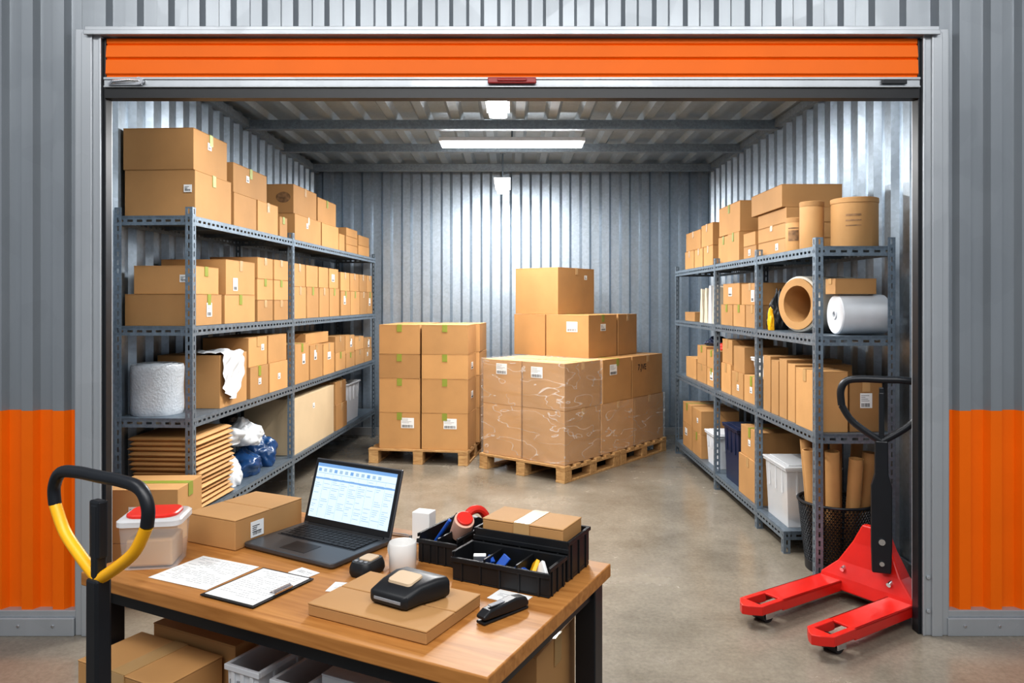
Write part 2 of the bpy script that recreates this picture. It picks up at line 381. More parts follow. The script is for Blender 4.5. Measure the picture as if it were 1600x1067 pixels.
# ---------------------------------------------------------------- cartons
lab_cache={}
def label_mesh(kind):
    if kind in lab_cache: return lab_cache[kind]
    w,h={'a':(.095,.07),'b':(.07,.085),'c':(.05,.045),'d':(.13,.10)}[kind]
    mb=MB(); mb.box(-w/2,w/2,-.0012,0,-h/2,h/2,0)
    rr=random.Random(kind)
    y0,y1=-.0016,-.0012
    for i in range(4):
        z=h/2-.012-i*h*.12; mb.box(-w/2+.006,-w/2+.006+w*rr.uniform(.3,.8),y0,y1,z-.0022,z,1)
    x=-w/2+.008
    while x<w/2-.012:
        b=rr.uniform(.001,.003); mb.box(x,x+b,y0,y1,-h/2+.006,-h/2+h*.32,1); x+=b+rr.uniform(.0012,.003)
    lab_cache[kind]=mb.mesh('shipping_label',['white','ink']); return lab_cache[kind]
def add_label(par,face,w,l,h,fx=.5,fz=.5,kind='a'):
    o=mkobj('shipping_label',label_mesh(kind),par)
    g=.0015
    if face=='-y': o.location=((fx-.5)*w,-l/2-g,fz*h)
    elif face=='+x': o.location=(w/2+g,(fx-.5)*l,fz*h); o.rotation_euler=(0,0,R(90))
    elif face=='-x': o.location=(-w/2-g,(.5-fx)*l,fz*h); o.rotation_euler=(0,0,R(-90))
    return o
def carton(x,y,z,w,l,h,rz=0,seam='x',tape='tapetan',labels=(),where='on a shelf',group='cardboard boxes',size=None,mat='card',name='cardboard_box',wide=.045,label=None):
    mb=MB(); t=.004
    mb.box(-w/2,w/2,-l/2,l/2,0,h-t)
    if seam=='x':
        mb.box(-w/2-.001,w/2+.001,-l/2-.001,-.0015,h-t,h); mb.box(-w/2-.001,w/2+.001,.0015,l/2+.001,h-t,h)
    else:
        mb.box(-w/2-.001,-.0015,-l/2-.001,l/2+.001,h-t,h); mb.box(.0015,w/2+.001,-l/2-.001,l/2+.001,h-t,h)
    o=mb.obj(name,[mat],loc=(x,y,z),rz=rz,bevel=.003,seg=2)
    if tape:
        mb=MB(); e=.0012; hw=wide/2; dr=min(.07,h*.35)
        if seam=='x':
            mb.box(-w/2-.002,w/2+.002,-hw,hw,h,h+e); mb.box(w/2+.001,w/2+.002+e,-hw,hw,h-dr,h+e); mb.box(-w/2-.002-e,-w/2-.001,-hw,hw,h-dr,h+e)
        else:
            mb.box(-hw,hw,-l/2-.002,l/2+.002,h,h+e); mb.box(-hw,hw,l/2+.001,l/2+.002+e,h-dr,h+e); mb.box(-hw,hw,-l/2-.002-e,-l/2-.001,h-dr,h+e)
        mb.obj('packing_tape',[tape],parent=o)
    for lb in labels: add_label(o,lb[0],w,l,h,*lb[1:])
    if size is None:
        vol=w*l*h; size='small' if vol<.012 else ('large' if vol>.045 else 'medium')
        if h<.3*min(w,l): size='flat'
    parts=[]
    if tape=='tapegreen': parts.append('green tape')
    elif tape: parts.append('tan tape')
    if labels: parts.append('label')
    txt='%s cardboard box '%size
    if parts: txt+='with '+' and '.join(parts)+' '
    txt+=where
    top(o,label or txt,'box',group); return o
rng=random.Random(3)
def SB(side,t0,t1,z,h,a=.02,w=.42,tape='r',lab='r',seam=None,where=None,**k):
    g=.004
    p=wpos(side,a+w/2,(t0+t1)/2,z)
    lv=LV['L' if side=='L' else 'Rr']
    lvn=['top','second','third','bottom'][min(range(4),key=lambda i:(z-lv[i]+.001<0,abs(z-lv[i])) )]
    if tape=='r': tape=rng.choice(['tapegreen','tapegreen','tapetan','tapetan',None])
    face='+x' if side=='L' else '-x'
    labels=()
    if lab=='r': 
        if rng.random()<.35: labels=((face,rng.uniform(.35,.75),rng.uniform(.4,.65),rng.choice('bca')),)
    elif lab: labels=lab
    if t1-t0<.14 or h<.11: labels=() if lab=='r' else labels
    return carton(p.x,p.y,z+.001,w-2*g,t1-t0-2*g,h-.0015,(LR if side=='L' else 0)+rng.uniform(-.006,.006),seam or 'x',tape,labels,where or 'on the %s shelf'%lvn,'boxes on the %s shelf'%lvn,**k)
l1,l2,l3,l4=LV['L']
SB('L',.06,.56,l1,.28,.01,.44,'tapegreen',(('-y',.9,.6,'c'),),seam='x'); SB('L',.06,.52,l1+.28,.25,.02,.44,'tapegreen',(('+x',.45,.7,'c'),))
SB('L',.62,1.0,l1,.23,.02,.3,None,None); SB('L',1.02,1.42,l1,.23,.02,.3,'tapetan',None); SB('L',.63,1.22,l1+.23,.20,.03,.36,'tapegreen',(('+x',.4,.6,'c'),))
SB('L',1.45,1.62,l1,.16,.02,.22)
SB('L',1.76,2.45,l1,.22,.01,.42); SB('L',2.47,3.0,l1,.22,.01,.42)
ob=SB('L',1.76,2.35,l1+.22,.24,.02,.42,'tapetan',None); SB('L',2.38,2.95,l1+.22,.22,.02,.40,'tapegreen',None)
mb=MB(); mb.prism([(.12+.06*math.cos(2*math.pi*i/24),.13+.045*math.sin(2*math.pi*i/24)) for i in range(24)],'y',-.582/2-.002,-.582/2+.001); mb.obj('printed_mark',['inkbrown'],parent=ob)
SB('L',3.05,3.25,l1,.17,.02,.3)
for q in range(3): SB('L',3.3,3.74,l1+.085*q,.085,.02,.36,None,None); 
for q in range(2): SB('L',3.78,4.25,l1+.11*q,.11,.02,.36,None,None)
SB('L',.06,.42,l2,.19,.01,.44,'tapegreen',(('+x',.5,.5,'b'),)); SB('L',.46,.95,l2,.19,.01,.43,'tapegreen',None)
SB('L',.07,.42,l2+.19,.17,.03,.37,'tapegreen',(('-y',.85,.55,'c'),)); SB('L',.47,.95,l2+.19,.23,.01,.44,'tapetan',(('+x',.3,.3,'b'),))
for q in range(3):
    SB('L',.99,1.29,l2+.155*q,.155,.01,.36); SB('L',1.31,1.61,l2+.155*q,.155,.01,.36)
t=1.76
for wd in (.3,.33,.3,.32):
    SB('L',t,t+wd,l2,.27,.015,.38,lab=None); SB('L',t,t+wd-.01,l2+.27,.19,.02,.36); t+=wd+.01
t=3.1
for wd in (.34,.36,.32,.24):
    SB('L',t,t+wd,l2,.25,.015,.38,lab='r'); SB('L',t,t+wd-.01,l2+.25,.19,.02,.36,lab=None); t+=wd+.01
SB('L',.40,.82,l3,.34,.015,.42,'tapetan',None)
for (a,b_) in((.86,1.2),(1.22,1.6)):
    SB('L',a,b_,l3,.22,.01,.36,lab=(('+x',.5,.5,'c'),)); SB('L',a,b_,l3+.22,.21,.02,.34)
SB('L',1.76,2.12,l3,.33,.01,.38,'tapegreen',(('+x',.6,.6,'b'),)); SB('L',2.14,2.5,l3,.30,.01,.38,'tapetan',(('+x',.4,.7,'b'),)); SB('L',2.52,2.86,l3,.29,.01,.38,'tapetan',(('+x',.5,.6,'a'),))
SB('L',2.14,2.8,l3+.30,.10,.05,.3,None,None)
for (a,b_,h1,h2) in((2.92,3.26,.18,.16),(3.28,3.62,.15,.18),(3.64,4.0,.16,.14),(4.02,4.36,.15,.12)):
    SB('L',a,b_,l3,h1,.015,.34); SB('L',a,b_,l3+h1,h2,.02,.33)
SB('L',1.76,2.86,l4,.46,.015,.43,None,(('+x',.45,.75,'c'),),mat='cream',size='large cream')
SB('L',2.92,3.3,l4,.25,.01,.4,'tapetan'); SB('L',2.92,3.3,l4+.25,.22,.02,.38,'tapetan')
r1,r2,r3,r4=LV['Rr']
def RB(*a,**k): return SB('R',*a,**k)
for q in range(3): RB(.60,1.16,r1+.1*q,.1,.05,.36,'tapetan' if q==1 else None,(('-x',.7,.5,'c'),) if q==0 else None)
RB(.62,1.25,r1+.3,.15,.03,.40,None,None,size='flat')
RB(1.2,1.5,r1,.10,.05,.34,None,(('-x',.5,.5,'c'),)); RB(1.22,1.5,r1+.10,.10,.05,.34,None,None); 
RB(1.54,1.86,r1,.23,.03,.38,'tapegreen',None); RB(1.88,2.2,r1,.23,.05,.36,'tapegreen',None); RB(1.55,2.14,r1+.23,.24,.04,.38,'tapegreen',None)
for (a,b_) in((2.3,2.62),(2.64,2.96),(2.98,3.35)): RB(a,b_,r1,.18,.03,.34,'tapetan',None); 
RB(2.3,2.7,r1+.18,.20,.03,.36,'tapetan',None); RB(2.72,3.3,r1+.18,.18,.03,.34,'tapetan',None)
for (a,b_) in((1.08,1.38),(1.4,1.7),(1.72,2.04)): RB(a,b_,r2,.17,.03,.36,lab=None)
RB(1.1,1.52,r2+.17,.16,.04,.34); RB(1.56,2.02,r2+.17,.17,.04,.34)
RB(2.95,3.35,r2,.09,.03,.3,None,None)
RB(.05,.34,r3,.35,.01,.20,'tapetan',None); 
p=wpos('R',.315,.20,r3); carton(p.x,p.y,r3+.001,.19,.26,.30,.02,'y','tapetan',(('-y',.5,.6,'b'),),'on the third shelf','boxes on the third shelf')
for (a,b_,h) in((.37,.50,.36),(.51,.65,.38),(.66,.80,.36),(.81,.96,.38)): RB(a,b_,r3,h,.02,.36,None,None,size='narrow upright')
RB(1.08,1.42,r3,.2,.03,.36,'tapegreen',(('-x',.5,.5,'c'),)); RB(1.44,1.74,r3,.2,.03,.36,'tapetan'); RB(1.76,2.04,r3,.24,.03,.36,'tapetan',None)
RB(1.44,1.72,r3+.2,.2,.04,.34); RB(1.76,2.04,r3+.24,.2,.04,.34,'tapetan',None)
for q in range(2): RB(2.2,2.5,r3+.16*q,.16,.03,.34); RB(2.52,2.85,r3+.17*q,.17,.03,.34)
RB(2.9,3.3,r3,.2,.03,.34)
RB(1.08,1.52,r4,.30,.02,.40,'tapetan',None); RB(1.08,1.5,r4+.30,.22,.03,.38,'tapegreen',(('-x',.5,.5,'c'),))
RB(2.66,3.0,r4,.22,.02,.36); RB(2.66,3.0,r4+.22,.22,.02,.36); RB(3.04,3.4,r4,.24,.02,.36); RB(3.04,3.4,r4+.24,.2,.02,.36)

# ---------------------------------------------------------------- open containers
def tote(name,loc,w,l,h,mat,rz=0,wall=.004,taper=.03,lid=None,rim=.012,label='',cat='bin',group=None,slots=False):
    e=empty(name,loc,rz)
    mb=MB()
    def ring(z,ww,ll): return [(-ww/2,-ll/2,z),(ww/2,-ll/2,z),(ww/2,ll/2,z),(-ww/2,ll/2,z)]
    b0=ring(0,w-taper,l-taper); t0=ring(h,w,l); t1=ring(h,w-2*wall,l-2*wall); b1=ring(wall,w-taper-2*wall,l-taper-2*wall)
    vs=b0+t0+t1+b1; fs=[(3,2,1,0)]
    for a,b_ in((0,4),(4,8),(8,12)):
        for i in range(4): j=(i+1)%4; fs.append((a+i,a+j,b_+j,b_+i))
    fs.append((12,13,14,15)); mb.add(vs,fs)
    for (x0,x1,y0,y1) in((-w/2-rim,w/2+rim,-l/2-rim,-l/2+.001),(-w/2-rim,w/2+rim,l/2-.001,l/2+rim),(-w/2-rim,-w/2+.001,-l/2,l/2),(w/2-.001,w/2+rim,-l/2,l/2)): mb.box(x0,x1,y0,y1,h-.014,h)
    for q in (-.3,0,.3):
        for s_ in(-1,1):
            mb.box(q*w-.006,q*w+.006,s_*l/2-.004,s_*l/2+.004,h*.55,h-.014)
            mb.box(s_*w/2-.004,s_*w/2+.004,q*l-.006,q*l+.006,h*.55,h-.014)
    mb.obj('bin_body',[mat],parent=e,bevel=.003)
    if slots:
        mb=MB()
        for r_ in range(3):
            for k in range(4):
                x=-w*.34+k*w*.225; mb.box(x-w*.07,x+w*.07,-l/2-.002,-l/2+.002,h-.05-r_*.035,h-.035-r_*.035)
        mb.obj('vent_slot',['inkgrey'],parent=e)
    if lid:
        mb=MB(); mb.box(-w/2-rim-.004,w/2+rim+.004,-l/2-rim-.004,l/2+rim+.004,h+.001,h+.014); mb.box(-w/2+.02,w/2-.02,-l/2+.02,l/2-.02,h+.014,h+.022)
        mb.obj('lid',[lid],parent=e,bevel=.004)
    return top(e,label,cat,group)
p=wpos('R',.21,.76,r4); tote('storage_bin',(p.x,p.y,r4+.001),.34,.40,.38,'clearbin',lid='clearlid',label='translucent plastic storage bin with lid on the bottom shelf')
blob_jobs=[('paper_bundle',(p.x,p.y,r4+.008),(.26,.32,.22),'kraft')]
p=wpos('R',.22,1.78,r4); tote('storage_bin',(p.x,p.y,r4+.001),.36,.38,.44,'navy',lid='navy',label='dark navy plastic bin on the bottom shelf')
p=wpos('R',.22,2.4,r4); tote('storage_bin',(p.x,p.y,r4+.001),.34,.36,.28,'whitepl',lid='whitepl',label='white plastic bin with lid on the bottom shelf')
p=wpos('R',.22,1.25,r3+.2); tote('storage_bin',(p.x,p.y,r3+.202),.26,.26,.12,'whitepl',lid='whitepl',label='small white plastic bin on a cardboard box')
p=wpos('L',.22,3.65,l4); tote('storage_bin',(p.x,p.y,l4+.001),.36,.46,.40,'whitepl',rz=LR,label='white plastic bin filled with cloth on the bottom shelf')

# ---------------------------------------------------------------- bags / blobs
def blob(name,loc,s,mat,label,cat,seed,amp=.25,freq=3,flat=.5,group=None,knot=True,rz=0):
    import bmesh
    bm=bmesh.new(); bmesh.ops.create_icosphere(bm,subdivisions=5,radius=1)
    for v in bm.verts:
        p=v.co.copy(); n=noise.noise(p*freq*.4+Vector((seed*7,0,0)))*amp
        n-= (1-abs(noise.noise(p*freq*.8+Vector((0,seed*5,0))))*2.2)*amp*.30
        n-= (1-abs(noise.noise(p*freq*2.0+Vector((seed*3,seed,0))))*2.5)*amp*.06
        p*=1+n
        p.z=max(p.z,-flat)
        if knot:
            k=max(0,min(1,(p.z-.50)/.25)); p.x*=1-.55*k;p.y*=1-.55*k;p.z+=.15*k
        v.co=p
    zs=[v.co.z for v in bm.verts]; xs=[abs(v.co.x) for v in bm.verts]; ys=[abs(v.co.y) for v in bm.verts]
    zmin,zmax=min(zs),max(zs)
    for v in bm.verts: v.co=Vector((v.co.x/max(xs)*s[0]/2,v.co.y/max(ys)*s[1]/2,(v.co.z-zmin)/(zmax-zmin)*s[2]))
    me=bpy.data.meshes.new(name); bm.to_mesh(me); bm.free(); me.materials.append(M[mat])
    for p_ in me.polygons:p_.use_smooth=True
    o=mkobj(name,me,None,loc,rz); return top(o,label,cat,group)
for j in blob_jobs: blob(j[0],j[1],j[2],j[3],'crumpled brown paper bundle inside a translucent bin','paper',51,amp=.2,freq=4,flat=.8,knot=False)
for (a,t,z,s,mt,sd,lb) in ((.17,.80,0,(.30,.26,.26),'bagwhite',1,'crumpled white plastic bag on the bottom shelf'),
    (.17,1.10,0,(.32,.30,.20),'bagblue',2,'crumpled blue plastic bag on the bottom shelf'),
    (.18,1.42,0,(.30,.28,.32),'bagblue',3,'dark blue plastic bag on the bottom shelf'),
    (.19,.86,.27,(.30,.26,.14),'bagwhite',4,'white plastic bag on top of other bags'),
    (.18,1.13,.215,(.32,.28,.20),'bagwhite',5,'white plastic bag on top of a blue bag'),
    (.36,1.30,.34,(.16,.2,.10),'black',6,'black bundle behind plastic bags')):
    p=wpos('L',a,t,l4+z+.001); blob('plastic_bag',p,s,mt,lb,'bag',sd,amp=.32,freq=3.2,group='bags on the bottom shelf')
p=wpos('L',.22,3.65,l4+.01); blob('cloth',p,(.30,.38,.46),'fabric','white cloth heaped in a plastic bin','cloth',9,knot=False,flat=.8)
for i,(t,h,mt) in enumerate(((2.28,.32,'fabric'),(2.42,.34,'whitepl'),(2.56,.31,'fabric'),(2.72,.30,'fabric'))):
    p=wpos('R',.19,t,r2+.001)
    mb=MB()
    vs=[];fs=[];n=9;nz=7
    for kz in range(nz):
        z=h*kz/(nz-1)
        for s_ in(1,-1):
            for k in range(n):
                x=-.15+.30*k/(n-1)
                if s_<0: x=-x
                th=.055*(1-.55*kz/(nz-1))+.012*noise.noise(Vector((x*18,z*14,i*3+s_)))
                vs.append((x,-s_*th,z+(.02*noise.noise(Vector((x*10,i,0))) if kz==nz-1 else 0)))
    m2=2*n
    for kz in range(nz-1):
        for k in range(m2): j=(k+1)%m2; fs.append((kz*m2+k,kz*m2+j,(kz+1)*m2+j,(kz+1)*m2+k))
    fs.append(tuple(range(m2))[::-1]); fs.append(tuple((nz-1)*m2+k for k in range(m2)))
    mb.add(vs,fs); o=mb.obj('paper_sack',[mt],loc=p,smooth=True,ang=50); top(o,'pale folded sack standing upright on the second shelf','bag','pale sacks on the second shelf')
p=wpos('R',.12,.93,r2+.001); blob('tool_bag',p,(.18,.14,.29),'black','black tool bag on the second shelf','bag',31,amp=.3,freq=4)
p=wpos('R',.032,.83,r2+.001); blob('work_glove',p,(.05,.05,.16),'yellow','yellow work glove beside a black bag','glove',33,amp=.3,freq=4,knot=False)
p=wpos('R',.18,2.68,r3+.341); blob('tool_pouch',p,(.22,.24,.09),'navy','dark blue pouch on small cardboard boxes','bag',34,amp=.3,freq=4,knot=False)
p=wpos('R',.18,2.36,r3+.321); blob('tool_pouch',p,(.2,.2,.07),'redlid','small reddish pouch on small cardboard boxes','bag',35,amp=.3,freq=4,knot=False)
# bubble wrap roll
mb=MB(); seg=56; nz=16; vs=[];fs=[]
for kz in range(nz+1):
    for k in range(seg):
        an=2*math.pi*k/seg; z=.302*kz/nz
        r=.151+.0035*noise.noise(Vector((math.cos(an)*2,math.sin(an)*2,z*9)))-(.006 if kz in(0,nz) else 0)
        vs.append((r*math.cos(an),r*math.sin(an),z))
for kz in range(nz):
    for k in range(seg): j=(k+1)%seg; fs.append((kz*seg+k,kz*seg+j,(kz+1)*seg+j,(kz+1)*seg+k))
fs.append(tuple(range(seg))[::-1])
b0=len(vs)
for (r,z) in((.118,.300),(.115,.308),(.085,.304),(.082,.309),(.04,.305),(.036,.25)):
    for k in range(seg): an=2*math.pi*k/seg; vs.append((r*math.cos(an),r*math.sin(an),z))
prev=nz*seg
for q in range(6):
    cur=b0+q*seg
    for k in range(seg): j=(k+1)%seg; fs.append((prev+k,prev+j,cur+j,cur+k))
    prev=cur
fs.append(tuple(prev+k for k in range(seg)))
mb.add(vs,fs); p=wpos('L',.320,.20,l3+.001)
o=mb.obj('bubble_wrap_roll',['bubble'],loc=p,smooth=True,ang=60); top(o,'upright roll of clear bubble wrap on the third shelf','bubble wrap')
# plastic sheet draped over box
mb=MB(); nu,nv=30,36; vs=[];fs=[]
for i in range(nu):
    for j in range(nv):
        u=i/(nu-1)
        s=j/(nv-1)*(.42+.08*math.sin(u*4.2)); t=.41+.30*u+(s-.2)*.25*(u-.2)
        if s<.2: a=.02+(.2-s)-.012; z=l3+.350
        else: a=.02-.014; z=l3+.350-(s-.2)
        pv=Vector((t*11+s*5,s*6,3)); n=abs(noise.noise(pv))*.045+abs(noise.noise(pv*2.3))*.010
        zb=z+ (n if s<.2 else 0); aa=a-(n if s>=.2 else 0)
        vs.append(wpos('L',aa,t,zb))
for i in range(nu-1):
    for j in range(nv-1):
        a=i*nv+j; fs.append((a,a+1,a+nv+1,a+nv))
mb.add(vs,fs); o=mb.obj('plastic_sheet',['bagwhite'],smooth=True,ang=60); top(o,'crumpled white plastic sheet draped over a cardboard box','plastic sheet')

# envelopes
mb=MB(); W,Ln,T=.42,.52,.030
def rr(w,l,z,r,n=5):
    o=[]
    for (sx,sy,a0) in((1,1,0),(-1,1,90),(-1,-1,180),(1,-1,270)):
        for k in range(n+1):
            an=R(a0+90*k/n); o.append((sx*(w/2-r)+r*math.cos(an),sy*(l/2-r)+r*math.sin(an),z))
    return o
def rr(w,l,z,r,n=5):
    o=[]
    for (sx,sy,a0) in((1,1,0),(-1,1,90),(-1,-1,180),(1,-1,270)):
        for k in range(n+1):
            an=R(a0+90*k/n); o.append((sx*(w/2-r)+r*math.cos(an),sy*(l/2-r)+r*math.sin(an),z))
    return o
def loft(mb,rings,mi=0,cap0=True,cap1=True,X=None):
    n=len(rings[0]); vs=[p for r_ in rings for p in r_]; fs=[]
    for k in range(len(rings)-1):
        for i in range(n): j=(i+1)%n; fs.append((k*n+i,k*n+j,(k+1)*n+j,(k+1)*n+i))
    if cap0: fs.append(tuple(range(n))[::-1])
    if cap1: fs.append(tuple((len(rings)-1)*n+i for i in range(n)))
    mb.add(vs,fs,mi,X)
loft(mb,[rr(W-.045,Ln-.045,0,.02),rr(W-.012,Ln-.012,T*.22,.02),rr(W-.004,Ln-.004,T*.42,.015),rr(W+.004,Ln+.004,T*.5,.012),rr(W-.004,Ln-.004,T*.58,.015),rr(W-.012,Ln-.012,T*.78,.02),rr(W-.045,Ln-.045,T,.02)])
me=mb.mesh('padded_envelope',['kraft'],True,30)
for k in range(15):
    p=wpos('L',.230+rng.uniform(-.010,.010),.35+rng.uniform(-.022,.022),l4+.001+k*.0302)
    o=mkobj('padded_envelope',me,None,p,LR+rng.uniform(-.025,.025)); top(o,'brown padded envelope stacked flat on the bottom shelf','envelope','padded envelopes on the bottom shelf')

def drum(name,x,y,z,r,h,label,cat,mark=False):
    mb=MB(); mb.lathe([(r*.96,0),(r,.008),(r,h-.03),(r*.985,h-.028)],36)
    o=mb.obj(name,['kraft'],loc=(x,y,z),smooth=True)
    mb=MB(); mb.lathe([(r*1.02,h-.03),(r*1.02,h-.003),(r*.97,h),(r*.9,h-.006),(.0001,h-.006)],36); mb.obj('lid',['card'],parent=o,smooth=True)
    if mark:
        mb=MB()
        for (z0,z1,a0,a1) in mark:
            vs=[];fs=[]
            for i in range(9):
                a=R(a0+i*(a1-a0)/8); vs+=[((r+.001)*math.cos(a),(r+.001)*math.sin(a),h*z0),((r+.001)*math.cos(a),(r+.001)*math.sin(a),h*z1)]
            for i in range(8): fs.append((2*i,2*i+2,2*i+3,2*i+1))
            mb.add(vs,fs)
        mb.obj('printed_mark',['inkbrown'],parent=o,smooth=True)
    top(o,label,cat); return o
drum('cardboard_drum',2.025,4.43,r1+.001,.13,.29,'large round cardboard drum on the top shelf','drum',mark=[(.62,.66,225,262),(.52,.55,225,262),(.42,.44,225,262)])
drum('cardboard_tube',1.825,4.56,r1+.001,.07,.29,'tall capped cardboard tube on the top shelf','tube')
drum('cardboard_canister',1.79,4.725,r1+.001,.062,.21,'small round cardboard canister with printed front','canister',mark=[(.3,.62,205,265),(.66,.70,205,265)])
def hroll(name,c,d,r,ln,core,ct,mats,label,pro=.006):
    d=Vector(d).normalized(); X=Matrix.Translation(-d*ln/2)@d.to_track_quat('Z','Y').to_matrix().to_4x4()
    e=empty(name,c)
    mb=MB(); mb.ringlathe([(core+.0005,0),(r-.006,0),(r,.006),(r,ln-.006),(r-.006,ln),(core+.0005,ln)],48,0,X)
    mb.obj('roll_sheet',[mats[0]],parent=e,smooth=True)
    mb=MB(); mb.ringlathe([(core-ct,-pro),(core,-pro),(core,ln+pro),(core-ct,ln+pro)],48,0,X)
    mb.obj('cardboard_core',[mats[1]],parent=e,smooth=True)
    top(e,label,'roll')
hroll('paper_roll',(1.985,4.765,r2+.180),(1,.42,0),.174,.42,.160,.045,('rollcream','kraft'),'large cream wrapping roll with thick cardboard core',pro=.012)
hroll('foam_roll',(2.03,4.385,r2+.120),(1,0,0),.116,.28,.028,.010,('whitepl','whitepl'),'white foam roll lying on the second shelf')
carton(1.985,4.39,r2+.239,.24,.13,.09,.02,'x','tapetan',(),'on a white foam roll','boxes on the second shelf')

# ---------------------------------------------------------------- pallets
def pallet(loc,rz,w,l,label,nb=6):
    e=empty('wooden_pallet',loc,rz); z1=.145
    for i in range(nb):
        y=-l/2+.05+(l-.10)*i/(nb-1); bw=.095 if i in(0,nb-1) else .085
        mb=MB(); mb.box(-w/2,w/2,y-bw/2,y+bw/2,z1-.02,z1); mb.obj('deck_board',['palletwood'],parent=e,bevel=.002)
    for x in (-w/2+.05,0,w/2-.05):
        mb=MB(); mb.box(x-.05,x+.05,-l/2+.005,l/2-.005,z1-.042,z1-.0205); mb.obj('stringer_board',['palletwood'],parent=e,bevel=.002)
        mb=MB(); mb.box(x-.048,x+.048,-l/2,l/2,0,.02); mb.obj('bottom_board',['palletwood'],parent=e,bevel=.002)
        for y in(-l/2+.06,0,l/2-.06):
            mb=MB(); mb.box(x-.048,x+.048,y-.055,y+.055,.0205,z1-.0425); mb.obj('block',['palletwood'],parent=e,bevel=.003)
    top(e,label,'pallet'); return e
PZ=.146
a=R(-8); pc=Vector((-.86,7.76,0)); ux=Vector((math.cos(a),math.sin(a),0)); uy=Vector((-math.sin(a),math.cos(a),0))
pallet(pc,a,1.0,.9,'light wooden pallet carrying a neat stack of boxes')
z=PZ
for r_,h in enumerate((.355,.335,.24,.29)):
    for ci,(x0,x1) in enumerate(((-.40,.02),(.03,.50))):
        for yi,(y0,y1) in enumerate(((-.43,-.01),(.0,.42))):
            sh=.035 if (yi==1 and ci==1) else 0
            c=pc+ux*((x0+x1)/2+sh)+uy*((y0+y1)/2)
            labs=()
            if yi==0 and r_==0: labs=(('-y',.7 if ci==0 else .62,.72,'d'),)
            if ci==1 and yi==0 and r_ in(1,2): labs=labs+(('+x',.5,.5,'a'),)
            carton(c.x,c.y,z+.001,x1-x0-.008,y1-y0-.008,h-.002,a+rng.uniform(-.01,.01),'y','tapegreen',labs,'on a wooden pallet','boxes stacked on the wooden pallet',wide=.05)
    z+=h
a=R(51-90); F=Vector((.46,6.54,0)); e2=Vector((math.cos(R(51)),math.sin(R(51)),0)); e1=Vector((-e2.y,e2.x,0))
def pp(aa,bb): return F+e2*aa+e1*bb
for (a0,a1) in((0,.94),(.95,1.9)):
    c=pp((a0+a1)/2,.5); pallet(c,a,1.0,a1-a0,'light wooden pallet under plastic-wrapped boxes')
def PB(a0,a1,b0,b1,z,h,tape='tapetan',labels=(),where='on a wooden pallet',seam='x',**k):
    c=pp((a0+a1)/2,(b0+b1)/2); return carton(c.x,c.y,z+.001,b1-b0-.01,a1-a0-.01,h-.002,a,seam,tape,labels,where,'boxes on the wrapped pallet load',**k)
z1_=PZ; H1=.48; z2_=z1_+H1; H2=.42; z3_=z2_+H2; H3=.42
wr='in clear film'
for i,(a0,a1) in enumerate(((.03,.62),(.63,1.25),(1.26,1.87))):
    for j,(b0,b1) in enumerate(((.02,.5),(.51,.98))): PB(a0,a1,b0,b1,z1_,H1,where=wr)
PB(.03,.62,.02,.5,z2_,H2,labels=(('-y',.35,.78,'d'),),where=wr); PB(.03,.62,.51,.98,z2_,H2,labels=(('-y',.5,.8,'d'),),where=wr)
PB(.66,1.2,.02,.5,z2_,H2-.005,labels=(('+x',.35,.75,'d'),),tape='tapegreen'); MK=PB(1.21,1.85,.02,.5,z2_,H2-.005,tape='tapetan')
PB(.66,1.2,.51,.98,z2_,H2-.005); PB(1.21,1.85,.51,.98,z2_,H2-.005)
z3_-=.004
PB(.72,1.25,.22,.74,z3_,H3,labels=(('-y',.62,.72,'d'),('+x',.5,.7,'a')),tape='tapegreen'); PB(1.27,1.66,.22,.74,z3_,H3)
PB(.74,1.3,.76,1.17,z3_,H3)
z4_=z3_+H3
PB(.80,1.48,.64,1.20,z4_,.48,labels=(('+x',.75,.8,'c'),),size='large')
tc_=bpy.data.curves.new('mark_text','FONT'); tc_.body='7.JVE'; tc_.size=.085; tc_.extrude=.0005; tc_.align_x='CENTER'
to=bpy.data.objects.new('mark_text',tc_); scene.collection.objects.link(to)
bpy.context.view_layer.update()
dg=bpy.context.evaluated_depsgraph_get(); me=bpy.data.meshes.new_from_object(to.evaluated_get(dg)); me.name='printed_mark'
bpy.data.objects.remove(to); me.materials.clear(); me.materials.append(M['ink'])
for p_ in me.polygons: p_.material_index=0
o=mkobj('printed_mark',me,MK,(.2372,-.12,.27)); o.rotation_euler=(R(90),0,R(90))
